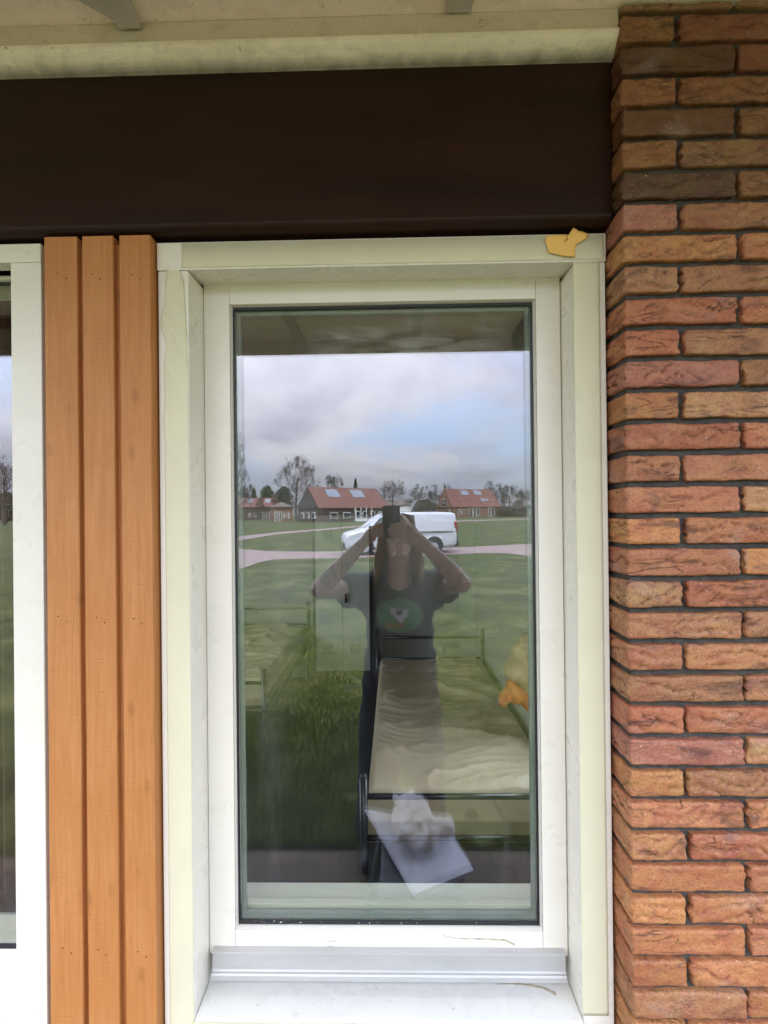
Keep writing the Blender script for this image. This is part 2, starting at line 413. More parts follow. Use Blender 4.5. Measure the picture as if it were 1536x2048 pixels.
# ------------------------------------------------------------------ grass blades near the house (seen in the glass)
rng = np.random.default_rng(4)
def grass():
    n = 210000
    y = 2.74 + (rng.random(n) ** 1.7) * 9.0    # virtual distance
    x = (rng.random(n) * 2 - 1) * (y * .34 + .15) - y * .03
    keep = np.array([mn.noise(Vector((a * 1.1, b * 1.1, 3))) + .35 * mn.noise(Vector((a * 5, b * 5, 1))) > -.50 for a, b in zip(x, y)]) & (rng.random(n) > np.clip((y - 6.5) / 5.0, 0, 1))
    x, y = x[keep], y[keep]; n = len(x)
    sc_ = np.array([.7 + .9 * max(0, mn.noise(Vector((a * 2.3, b * 2.3, 9))) + .3) for a, b in zip(x, y)])
    h = (.014 + .024 * rng.random(n)) * sc_ * np.clip(1.25 - y / 12, .4, 1); w = .0022 + .0022 * (y / 6)
    ang = rng.random(n) * 6.28; lean = rng.random(n) * .75 * h
    dx, dy = np.cos(ang), np.sin(ang); la = rng.random(n) * 6.28
    yr = 2 * G - y
    v = np.zeros((n, 5, 3)); lx, ly = np.cos(la) * lean, np.sin(la) * lean
    v[:, 0] = np.stack([x - dx * w, yr - dy * w, np.full(n, -.021)], 1); v[:, 1] = np.stack([x + dx * w, yr + dy * w, np.full(n, -.021)], 1)
    v[:, 2] = np.stack([x + dx * w * .8 + lx * .4, yr + dy * w * .8 + ly * .4, h * .6 - .02], 1)
    v[:, 3] = np.stack([x - dx * w * .8 + lx * .4, yr - dy * w * .8 + ly * .4, h * .6 - .02], 1)
    v[:, 4] = np.stack([x + lx * 1.2, yr + ly * 1.2, h - .02], 1)
    me = bpy.data.meshes.new('grass'); me.vertices.add(n * 5); me.vertices.foreach_set('co', v.reshape(-1))
    base = np.arange(n) * 5
    loops = np.stack([base, base + 1, base + 2, base + 3, base + 3, base + 2, base + 4], 1).reshape(-1)
    me.loops.add(n * 7); me.loops.foreach_set('vertex_index', loops)
    me.polygons.add(n * 2)
    st = np.stack([np.arange(n) * 7, np.arange(n) * 7 + 4], 1).reshape(-1)
    me.polygons.foreach_set('loop_start', st); me.update(calc_edges=True)
    m = Mat('grass blade', .6, .3)
    c = m.ramp(m.noise(3, 5), [(.3, (.085, .105, .012)), (.5, (.140, .165, .024)), (.75, (.27, .25, .08))])
    c = m.mix(m.ramp(m.noise(90, 2), [(.55, 0), (.75, .7)]), c, (.26, .24, .12)); m.color(c)
    me.materials.append(m.m); o = bpy.data.objects.new('grass', me); COL.objects.link(o); tag(o, 'short rough green lawn with bare patches', 'grass', kind='stuff')
grass()

# ------------------------------------------------------------------ facade
def corner(name_frame, face_y, px):            # x of a vertical edge seen at photo px on the horizon row
    return P(px, 1027, face_y)[0]
FY, SY = 1.042, 1.125                          # frame face, sash face
fx0, fx1 = P(320, 1027, FY)[0], P(1216.5, 1027, FY)[0]
ix0, ix1 = P(382, 1027, FY)[0], P(1155, 1027, FY)[0]
ftop = P(768, 477, FY)[1]; fin_top = P(768, 533, FY)[1]
fin_bot = P(768, 2037, FY)[1]; fbot = fin_bot - .06
sx0, sx1 = P(410.5, 1027, SY)[0], P(1126, 1027, SY)[0]
ix0 = min(ix0, sx0); 
stop = P(768, 555, SY)[1]; sbot = P(768, 1909, SY)[1]
win = thing('window', 'tall single casement window with wide off white timber frame beside the brick pier', 'window', (0, FY, fbot))
# jambs run with a slight splay from the face back to the sash
def jamb(a_out, a_in_face, a_in_back, z0, z1, back=1.21):
    return MB().prism([(a_out, FY), (a_in_face, FY), (a_in_back, back), (a_out, back)], 'z', z0, z1)
fhz = ftop - .045                              # head is lapped over the jambs
jamb(fx0, ix0, sx0 - .0, fbot, fin_top).build('frame_jamb', PAINT, win, bevel=.003, fix=True)
jamb(fx1, ix1, sx1 + .0, fbot, fin_top).build('frame_jamb', PAINT, win, bevel=.003, fix=True)
MB().prism([(FY - .003, ftop), (1.21, ftop), (1.21, stop), (FY - .003, fin_top)], 'x', fx0 - .001, fx1 + .001).build('frame_head', PAINT, win, bevel=.003, fix=True)
# outer sill: slopes down to the face; its ends are cut by the splayed jambs
sz_back = P(768, 1962, SY)[1]
MB().prism([(ix0 + .002, FY), (ix1 - .002, FY), (sx1 + .0, SY), (sx0 - .0, SY)], 'z', fbot + .002, fbot + .003).build('sill_base', PAINT, win)
b = MB(); zf = fin_bot
b.add([(ix0 + .001, FY - .004, zf), (ix1 - .001, FY - .004, zf), (sx1 - .001, 1.2, sz_back + .004), (sx0 + .001, 1.2, sz_back + .004),
       (ix0 + .001, FY - .004, fbot), (ix1 - .001, FY - .004, fbot), (sx1 - .001, 1.2, fbot), (sx0 + .001, 1.2, fbot)],
      [(0, 1, 2, 3), (7, 6, 5, 4), (0, 4, 5, 1), (1, 5, 6, 2), (2, 6, 7, 3), (3, 7, 4, 0)])
b.build('outer_sill', PAINT_SILL, win, bevel=.003, fix=True)
# sash
gx0, gx1 = P(474, 1027, G)[0], P(1065, 1027, G)[0]
gtop, gbot = P(768, 615, G)[1], P(768, 1841, G)[1]
mx0, mx1 = P(463, 1027, SY)[0], P(1076, 1027, SY)[0]     # inner edges of stiles
mtop, mbot = P(768, 603, SY)[1], P(768, 1862, SY)[1]
e = .0012
MB().box(sx0 + e, mx0 - e / 2, SY, 1.19, sbot, stop - e).build('sash_stile', PAINT, win, bevel=.001)
MB().box(mx1 + e / 2, sx1 - e, SY, 1.19, sbot, stop - e).build('sash_stile', PAINT, win, bevel=.001)
MB().box(mx0, mx1, SY, 1.19, mtop, stop - e).build('sash_rail', PAINT, win, bevel=.001)
MB().box(sx0 + e, sx1 - e, SY + .012, 1.18, sbot - .006, sbot - .0005).build('gap_shade_strip', BLACK, win)  # black strip standing in for the shade in the gap below the sash
MB().box(mx0, mx1, SY, 1.19, sbot, mbot).build('sash_rail', PAINT, win, bevel=.001)
def bead_ring(x0, x1, z0, z1, X0, X1, Z0, Z1, ya, yb, name, mat, par, lip=0):   # inner and outer rectangles
    b = MB(); o_ = [(X0, Z0), (X1, Z0), (X1, Z1), (X0, Z1)]; i_ = [(x0, z0), (x1, z0), (x1, z1), (x0, z1)]
    vs = [(x, ya, z) for x, z in o_] + [(x, yb, z) for x, z in i_] + [(x, yb + .012, z) for x, z in i_] + [(x, yb + .012, z) for x, z in o_]
    fs = []
    for k in range(4):
        n_ = (k + 1) % 4
        fs += [(k, n_, 4 + n_, 4 + k), (4 + k, 4 + n_, 8 + n_, 8 + k), (8 + k, 8 + n_, 12 + n_, 12 + k), (12 + k, 12 + n_, n_, k)]
    b.add(vs, fs); return b.build(name, mat, par, fix=True)
bx0, bx1 = gx0 - .004, gx1 + .004; bz0, bz1 = gbot - .006, gtop + .004
bead_ring(bx0, bx1, bz0, bz1, mx0 + .0005, mx1 - .0005, mbot + .0005, mtop - .0005, SY + .002, SY + .012, 'glazing_bead', PAINT, win)
def ring(x0, x1, z0, z1, w, ya, yb):
    return MB().box(x0 - w[0], x0, ya, yb, z0 - w[2], z1 + w[3]).box(x1, x1 + w[1], ya, yb, z0 - w[2], z1 + w[3]).box(x0, x1, ya, yb, z1, z1 + w[3]).box(x0, x1, ya, yb, z0 - w[2], z0)
ring(gx0 + .001, gx1 - .001, gbot + .003, gtop - .003, (.004, .004, .0075, .0055), SY + .0135, G - .0015).build('gasket', BLACK, win)
STAIN = plain('dried brown glue smear', (.47, .40, .27), .5, .2, 60); STAIN2 = plain('grey scuff mark', (.50, .49, .45), .6, .2, 60)
def smear(pts, wid, on_sill, par, mat, seed=0):
    b = MB(); pts = [Vector(p) for p in pts]; y0 = FY - .004; n = len(pts) * 8
    def at_(t):
        f = t * (len(pts) - 1); i = min(len(pts) - 2, int(f)); return pts[i].lerp(pts[i + 1], f - i)
    for k in range(n + 1):
        c = at_(k / n); w_ = wid * (.25 + .75 * (k / n)) * (.7 + .6 * abs(mn.noise(Vector((k * .4, seed, 1)))))
        for sg in (-1, 0, 1):
            px, py = c.x + sg * .0, c.y + sg * w_ + mn.noise(Vector((k * .35, sg, seed))) * 1.2
            if on_sill:
                y = 1.06
                for _ in range(12):
                    x, z = P(px, py, y); rr_ = MT @ Vector(((px - 768) / F, -(py - 1024) / F, -1)); zt_ = fin_bot + (sz_back + .004 - fin_bot) * (y - y0) / (1.2 - y0)
                    y = (zt_ - H) / rr_.z * rr_.y
                x, z = P(px, py, y); b.v.append((x, y, z + .0004 + (.0005 if sg == 0 else 0)))
            else:
                x, z = P(px, py, SY - .0004); b.v.append((x, SY - .0004 - (.0005 if sg == 0 else 0), z))
    for k in range(n):
        for j in range(2): a = k * 3 + j; b.f.append((a, a + 1, a + 4, a + 3))
    b.build('stain', mat, par, smooth=True)
sill_o = bpy.data.objects['outer_sill']; rail_o = bpy.data.objects['sash_rail.001']
smear([(990, 1969), (1040, 1968), (1085, 1975), (1112, 1988)], 4.5, True, sill_o, STAIN, 1)
smear([(885, 1871), (915, 1877), (965, 1878), (1010, 1880), (1030, 1890)], 2.6, False, rail_o, STAIN, 2)
smear([(648, 1884), (672, 1882)], 2.5, False, rail_o, STAIN2, 3)
smear([(655, 1892), (666, 1891)], 1.5, False, rail_o, STAIN2, 4)
smear([(818, 1864), (820, 1871)], 1.2, False, rail_o, STAIN2, 5)
gl = MB().box(gx0, gx1, G, G + .004, gbot, gtop).build('glass_pane', PANE1, win)
ring(gx0 + .011, gx1 - .011, gbot + .014, gtop - .012, (.011, .011, .014, .012), G + .0045, G + .0155).build('spacer_bar', SPACER, win)
MB().box(gx0, gx1, G + .016, G + .020, gbot, gtop).build('inner_glass_pane', PANE2, win)
# drip profile
dz1, dz0 = P(768, 1913, 1.10)[1], P(768, 1957, 1.10)[1]
dxa, dxb = P(421, 1940, 1.098)[0], P(1135, 1940, 1.098)[0]
MB().prism([(SY + .003, dz1), (1.109, dz1 - .0008), (1.108, dz1 - .004), (1.111, dz1 - .006), (1.1095, dz0 + .010), (1.107, dz0 + .006), (1.098, dz0 + .0022), (1.092, dz0), (1.096, dz0 - .001), (1.103, dz0 + .006), (SY + .003, dz0 + .008)], 'x', dxa, dxb).build('drip_profile', ALU, win, fix=True)
# paint flecks on the gasket
b = MB(); random.seed(5)
for k in range(17):
    x = random.choice([gx0 + .02 + random.random() * .1, -.12 + random.random() * .15, random.uniform(gx0, gx1)]); z = gbot + random.random() * .004 - .001; r = random.uniform(.0005, .0013)
    b.ball((x, SY + .0135, z), (r * 1.3, .0006, r), 6, 4)
b.build('paint_fleck', PAINT, win)

# packers in the gap above the frame
for px in (349, 1143):
    x = P(px, 470, 1.09)[0]
    tag(MB().box(x - .011, x + .011, 1.07, 1.10, ftop + .001, ftop + .03).build('packer_block', GREENB, None, bevel=.002),
        'small green packer block in the dark gap above the window, at its ' + ('left' if px < 700 else 'right') + ' end', 'packer')

# film strips on the frame
def strip(name, label, cat, edge_l, edge_r, z0, z1, nz=120, nx=10, mat=TAPE, wr=None):
    b = MB(); y0 = FY - .0013
    for side in (0, 1):
        for i in range(nz + 1):
            z = z0 + (z1 - z0) * i / nz
            xl, xr = edge_l(z), edge_r(z)
            for j in range(nx + 1):
                x = xl + (xr - xl) * j / nx
                d = (wr(x, z) if wr else 0) + .0003 * mn.noise(Vector((x * 60, z * 25, 2)))
                b.v.append((x, (y0 - max(0, d)) if side == 0 else FY - .0006, z))
    K = (nz + 1) * (nx + 1); W = nx + 1
    for i in range(nz):
        for j in range(nx):
            a = i * W + j
            b.f.append((a, a + 1, a + W + 1, a + W)); b.f.append((K + a, K + a + W, K + a + W + 1, K + a + 1))
    for i in range(nz):
        a = i * W; b.f.append((a, a + W, K + a + W, K + a)); a += nx; b.f.append((a, K + a, K + a + W, a + W))
    for j in range(nx):
        b.f.append((j, K + j, K + j + 1, j + 1)); a = nz * W + j; b.f.append((a, a + 1, K + a + 1, K + a))
    o = b.build(name, mat, None, smooth=True, fix=True); return tag(o, label, cat)
def xat(px, z, Y=FY - .003): return P(px, 1027, Y)[0]
zt = P(345, 527, FY)[1]
def el(z):
    t = (zt - z); w = .010 * mn.noise(Vector((3, z * 12, 0))) * max(0, 1 - t * 1.6) + .0007 * mn.noise(Vector((1, z * 45, 4)))
    return xat(330, z) + w + .018 * math.exp(-t / .018) + .006 * math.exp(-abs(t - .04) / .05) - .006 * math.exp(-((t - .125) / .03) ** 2)
def er(z):
    t = (zt - z); w = .0006 * mn.noise(Vector((8, z * 45, 4)))
    return xat(378, z) + w - .030 * math.exp(-t / .015) - .007 * math.exp(-((t) / .16) ** 2)
def wr(x, z):
    t = zt - z; a = max(0, 1 - t / .36)
    r = abs(mn.noise(Vector((x * 22 + z * 7, z * 9, 5)))); r2 = abs(mn.noise(Vector((x * 18, z * 40 + x * 30, 15))))
    d = a * .0045 * max(0, 1 - r * 9) + .0028 * max(0, 1 - r2 * 6) * math.exp(-((t - .115) / .06) ** 2)
    return d
strip('masking_film', 'pale yellow film on the left side of the window frame, wrinkled at its top', 'tape', el, er, P(345, 2060, FY)[1], zt, 420, 22, wr=wr)
zt2 = P(1180, 524, FY)[1]
strip('masking_film', 'smooth pale yellow film on the right side of the window frame beside the bricks', 'tape',
      lambda z: xat(1153, z) + .0007 * mn.noise(Vector((8, z * 35, 1))) + .0006 * mn.noise(Vector((3, z * 160, 1))), lambda z: xat(1206, z) + .0009 * mn.noise(Vector((2, z * 35, 1))), P(1180, 2030, FY)[1], zt2, 200, 10)
# along the head
def hstrip():
    b = MB(); n = 160; x0, x1 = P(365, 500, FY)[0], P(1206, 500, FY)[0]; y0 = FY - .0044
    for k in range(n + 1):
        x = x0 + (x1 - x0) * k / n
        zt_ = ftop - .0035 + .0004 * mn.noise(Vector((x * 60, 1, 1))); zb = fin_top + .004 + .0008 * mn.noise(Vector((x * 50, 7, 1)))
        zm = zb + .0115
        for z, d in ((zt_, 0), (zm + .004, 0), (zm, .0016), (zb + .003, .0004), (zb, 0)):
            d += .0004 * mn.noise(Vector((x * 30, z * 60, 3)))
            b.v.append((x, y0 - d, z))
        b.v.append((x, FY - .0034, zb)); b.v.append((x, FY - .0034, zt_))
    for k in range(n):
        for j in range(7):
            a = k * 7 + j; c = k * 7 + (j + 1) % 7; b.f.append((a, c, c + 7, a + 7))
    b.f.append(tuple(range(7))); b.f.append(tuple(range(n * 7 + 6, n * 7 - 1, -1)))
    tag(b.build('masking_film', TAPE, None, fix=True, smooth=True), 'pale yellow film along the head of the window frame, dirty at its lower fold', 'tape')
hstrip()
# film under the sill front
b = MB().box(ix0 + .0, ix1, FY - .007, FY - .005, fbot, fin_bot - .006)
tag(b.build('masking_film', TAPE, None), 'pale yellow film strip under the front edge of the outer window sill', 'tape')
# torn ochre tape on the head
def scrap():
    pts = [(1093, 470.5), (1145, 469), (1145, 456), (1157, 462), (1166, 464), (1178, 468), (1173, 478), (1160, 484), (1153, 489), (1150, 500), (1150, 515), (1130, 514), (1110, 509), (1096, 505), (1094, 492), (1090, 482)]
    b = MB(); y = FY - .0078
    cx, cz = P(1125, 490, y); ring_ = []
    for a, c in zip(pts, pts[1:] + pts[:1]):
        for t in (0, .33, .66): ring_.append((a[0] + (c[0] - a[0]) * t + random.uniform(-.8, .8), a[1] + (c[1] - a[1]) * t + random.uniform(-.6, .6)))
    n = len(ring_); rows = [1, .85, .6, .3]
    for r in rows:
        for px, py in ring_:
            x, z = P(px, py, y); x = cx + (x - cx) * r; z = cz + (z - cz) * r
            lift = .0022 * max(0, (1120 - 0) and (z - ftop) * 60) + .0030 * max(0, 1 - 4 * abs(mn.noise(Vector((x * 45 + z * 30, z * 45, 4))))) * (1 - r * .6) + (.002 if z < cz - .018 else 0)
            b.v.append((x, y - lift, z))
    b.v.append((cx, y - .0004, cz)); m_ = len(b.v)
    for k in range(3):
        for j in range(n): b.f.append((k * n + j, k * n + (j + 1) % n, (k + 1) * n + (j + 1) % n, (k + 1) * n + j))
    for j in range(n): b.f.append((3 * n + j, 3 * n + (j + 1) % n, m_ - 1))
    o = b.build('tape_scrap', TAPE2, None, smooth=True, fix=True)
    so = o.modifiers.new('s', 'SOLIDIFY'); so.thickness = .0003
    tag(o, 'torn piece of ochre masking tape on the right end of the window head', 'tape')
scrap()

# ------------------------------------------------------------------ left window
LX1 = P(86, 1027, 1.035)[0]; LXi = P(25, 1027, 1.035)[0]; LX0 = LX1 - 1.55
lw = thing('window', 'neighbouring wide window with fixed glass, cut by the left edge, left of the orange boards', 'window', (LX1 - .7, 1.035, .3))
ltop = P(60, 488, 1.035)[1]; lit = P(60, 525, 1.035)[1]
MB().box(LXi, LX1, 1.035, 1.2, .3, lit).build('frame_jamb', PAINT, lw, bevel=.002)
MB().box(LX0, LX0 + .07, 1.035, 1.2, .3, lit).build('frame_jamb', PAINT, lw, bevel=.002)
MB().box(LX0, LX1 + .001, 1.033, 1.2, lit, ltop).build('frame_head', PAINT, lw, bevel=.002)
lgt, lgb = P(8, 567, 1.11)[1], P(8, 1893, 1.11)[1]
b = MB().box(LX0 + .07, LXi, 1.065, 1.2, lgt + .012, lit).box(LX0 + .07, LXi, 1.09, 1.2, lgt, lgt + .012)
b.build('top_rail', PAINT, lw, bevel=.002)
b = MB().prism([(1.105, lgb), (1.105, lgb - .02), (1.085, lgb - .028), (1.085, lgb - .034), (1.07, lgb - .04), (1.07, lgb - .13), (1.045, lgb - .14), (1.045, .3), (1.2, .3), (1.2, lgb)], 'x', LX0 + .07, LXi)
b.build('bottom_rail', PAINT, lw, bevel=.001)
MB().box(LX0 + .07, LXi, 1.104, 1.11, lgb, lgb + .008).box(LX0 + .07, LXi, 1.104, 1.11, lgt - .006, lgt).build('gasket', BLACK, lw)
MB().box(LX0 + .07, LXi, 1.112, 1.116, lgb + .001, lgt - .001).build('glass_pane', PANE1, lw)
MB().box(LX0 + .07, LXi, 1.128, 1.132, lgb + .001, lgt - .001).build('inner_glass_pane', PANE2, lw)

# curtain inside the left window
CURT = plain('dark red brown curtain cloth', (.085, .030, .014), .9, .2, 9, bump=.3, bscale=300)
b = MB(); n = 120; cx0, cx1 = -1.42, LX1 + .02
for k in range(n + 1):
    x = cx0 + (cx1 - cx0) * k / n; y = 1.34 + .022 * math.sin(k * .62) + .012 * math.sin(k * .27 + 1)
    for z, yy in ((.12, y), (2.55, y), (2.55, y + .003), (.12, y + .003)): b.v.append((x, yy, z))
for k in range(n):
    for j in range(4): a = k * 4 + j; c = k * 4 + (j + 1) % 4; b.f.append((a, a + 4, c + 4, c))
tag(b.build('curtain', CURT, None, smooth=False, fix=True), 'dark red brown curtain hanging in folds inside the neighbouring window', 'curtain')
# ------------------------------------------------------------------ orange boards
edges = [(92.5, 158), (168.5, 230.5), (243, 305)]
btop = P(200, 472, 1.018)[1]
labs = ['left of three orange stained timber boards, next to the wide window', 'middle one of the three orange stained timber boards', 'right of three orange stained timber boards, next to the tall window']
NAIL = plain('rusty painted nail head', (.10, .035, .012), .7)
def board(i, x0, x1):
    b = MB(); n = 150; c = .0013; yF = 1.018
    for k in range(n + 1):
        z = .02 + (btop - .02) * k / n
        w = .0006 * mn.noise(Vector((i * 5, z * 4, 0)))
        for x, y in ((x0, 1.055), (x0, yF + c), (x0 + c, yF), (x0 + .02, yF), ((x0 + x1) / 2, yF), (x1 - .02, yF), (x1 - c * 1.3, yF), (x1, yF + c * 1.3), (x1, 1.055)):
            b.v.append((x + w, y + .0008 * mn.noise(Vector((x * 25 + i, z * 6, 1))), z))
    for k in range(n):
        for j in range(9):
            a = k * 9 + j; c2 = k * 9 + (j + 1) % 9; b.f.append((a, c2, c2 + 9, a + 9))
    b.f.append(tuple(range(9))); b.f.append(tuple(range(n * 9 + 8, n * 9 - 1, -1)))
    o = b.build('cladding_board', ORANGE, None, fix=True); tag(o, labs[i], 'board', 'orange cladding boards between the windows')
    for py in (548, 1235, 1900):
        for q, fx in enumerate((.36, .62)):
            zn = P(200, py + (7 if q else -3) + i * 3, yF)[1]; xn = x0 + (x1 - x0) * (fx + .05 * math.sin(i * 3 + py))
            MB().ball((xn, yF + .0002, zn), (.0018, .0009, .0021), 8, 6).build('nail', NAIL, o)
    return o
for i, (a, c) in enumerate(edges):
    board(i, P(a, 1027, 1.018)[0], P(c, 1027, 1.018)[0])
# the tongues showing in the grooves
x0, x1 = P(edges[0][0], 1027, 1.018)[0], fx0
tag(MB().box(x0 + .003, x1 - .012, 1.033, 1.07, .02, btop - .012).build('backing_board', ORANGE, None), 'recessed orange backing board seen in the grooves between the cladding boards', 'board')

# ------------------------------------------------------------------ beam, cornice, soffit
beam_bot = P(768, 452, 1.012)[1]; PXL = .474
pf = [(1.012, 2.90), (1.012, beam_bot + .016)]
for t in range(1, 7):
    a = t / 6 * math.pi / 2; pf.append((1.012 + .022 * (1 - math.cos(a)), beam_bot + .016 - .016 * math.sin(a)))
pf += [(1.20, beam_bot), (1.20, 2.90)]
o = MB().prism(pf, 'x', -3.6, PXL - .004).build('lintel_beam', BEAM, None, fix=True)
tag(o, 'dark brown stained timber beam across the facade above the windows', 'beam')
SZ = P(600, 34, .98)[1]
zz = lambda py: P(768, py, .98)[1]
pf = [(.984, zz(72)), (.976, zz(73)), (.976, zz(77))]
for t in range(0, 9):
    s_ = t / 8; pf.append((.976 + .036 * s_ ** 1.6, zz(77) + (P(768, 136, 1.012)[1] - zz(77)) * (1 - (1 - s_) ** 1.3)))
pf += [(1.0115, pf[-1][1] - .002), (1.0115, zz(72))]
cm = Mat('cream cornice with painted shadow and algae', .35, .4); zb_c = P(600, 141, 1.012)[1]
cb_ = cm.ramp(cm.noise(4, 5), [(.3, (.78, .66, .53)), (.7, (.92, .79, .66))])
cb_ = cm.mix(cm.ramp(cm.noise(18, 6, (1, 1, 2), .7, .8, (7, 3, 1)), [(.48, 0), (.75, .5)]), cb_, (.40, .34, .25))
cb_ = cm.mix(cm.ramp(cm.noise(60, 5, (1, 1, .6), .7, 1.5, (3, 3, 1)), [(.63, 0), (.70, .8)]), cb_, (.20, .15, .09))
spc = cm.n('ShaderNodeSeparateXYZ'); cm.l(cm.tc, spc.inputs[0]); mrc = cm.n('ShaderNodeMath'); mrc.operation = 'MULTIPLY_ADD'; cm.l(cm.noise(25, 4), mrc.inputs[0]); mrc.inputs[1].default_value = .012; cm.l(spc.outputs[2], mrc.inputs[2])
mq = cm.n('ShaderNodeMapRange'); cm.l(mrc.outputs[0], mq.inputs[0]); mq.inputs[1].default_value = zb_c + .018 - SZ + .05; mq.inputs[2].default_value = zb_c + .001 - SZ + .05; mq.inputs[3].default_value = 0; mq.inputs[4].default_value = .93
cm.color(cm.mix(mq.outputs[0], cb_, (.028, .032, .012))); cm.bump(cm.noise(60, 4), .15, .001)  # soft shadow and green algae painted together along the lower edge
o = thing('cornice_moulding', 'grimy cream cornice moulding between the soffit and the dark beam', 'cornice', (-1.5, 1.0, SZ - .05))
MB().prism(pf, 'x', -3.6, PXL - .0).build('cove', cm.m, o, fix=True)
MB().box(-3.6, PXL, .981, 1.0115, zz(72) + .0005, SZ - .0005).build('upper_strip', make_paint('grimy tan strip paint', (.62, .50, .40), .9, True), o, bevel=.001)
EAVE = 2 * G - 2.80                            # real y of the eave edge
so = thing('porch_soffit', 'cream boarded soffit of the porch roof with grey battens', 'soffit', (0, 0, SZ))
MB().box(-4, 4, EAVE, 1.2, SZ, SZ + .03).build('soffit_panel', CREAM, so)
CREAM_D = make_paint('soffit batten paint', (.52, .45, .40), .9, True)
for xa, xb_, z_ in ((P(889, 28, .975)[0], P(943, 28, .975)[0], .006), (P(238, 46, .975)[0], P(283, 46, .975)[0], .02), (-1.6, -1.55, .02), (1.3, 1.35, .006)):
    MB().box(xa, xb_, EAVE + .02, .974, SZ - z_, SZ - .0005).build('batten', CREAM_D, so)
dq = [GP(238, 47, SZ - .012), GP(262, 47, SZ - .012), GP(214, -6, SZ - .012), GP(146, -6, SZ - .012)]
MB().prism(dq, 'z', SZ - .013, SZ - .0006).build('brace_strip', CREAM_D, so, fix=True)
ev = P(768, 704, 2.80)[1]
o = MB().box(-4, 4, EAVE - .025, EAVE - .001, ev, SZ + .16).build('fascia_board', PAINT, None, bevel=.002); tag(o, 'white fascia board along the outer edge of the porch roof, mirrored in the glass', 'fascia')
MB().box(-4, 4, EAVE, 1.265, SZ + .16, SZ + .3).box(-4, -1.02, 1.265, 1.59, SZ + .16, SZ + .3).box(.72, .95, 1.265, 1.59, SZ + .16, SZ + .3).box(-4, -2.0, 1.6, 6.2, SZ + .16, SZ + .3).box(-1.3, .95, 1.6, 6.2, SZ + .16, SZ + .3).box(-2.0, -1.3, 3.3, 6.2, SZ + .16, SZ + .3).box(-2.0, -1.3, 1.6, 2.4, SZ + .16, SZ + .3).build('roof_deck', DARK, None); o = bpy.data.objects['roof_deck']; tag(o, 'dark flat roof deck over the porch and room', 'roof')  # holes keep the added roof lights open to the sky
o = MB(flip=True).prism([(.70, SZ), (.71, ev + .01), (.725, ev + .003), (.80, ev + .003), (.80, SZ)], 'y', 2.5, 2.77).build('eave_bracket', REDB, None, fix=True)
tag(o, 'dark red brown timber bracket under the eave, mirrored in the top right of the glass', 'bracket')
o = MB().box(-4, LX0 + .9, EAVE + .05, EAVE + .35, ev + .01, SZ - .001).build('eave_beam', REDB, None); tag(o, 'dark red brown eave beam mirrored in the neighbouring window', 'beam')

# wall fabric behind the finishes (between openings)
WALLP = plain('grey plaster', (.50, .50, .46), .9, .06, 6, bump=.15)
wl = MB().box(LX1 + .002, fx0 - .002, 1.075, 1.20, 0, 2.6).box(fx0, fx1, 1.08, 1.20, 0, fbot - .001).box(LX0, LX1, 1.08, 1.2, 0, .3).box(-3.6, LX0 - .002, 1.04, 1.2, 0, 2.6)
o = wl.build('wall_front', DARK, None); tag(o, kind='structure')

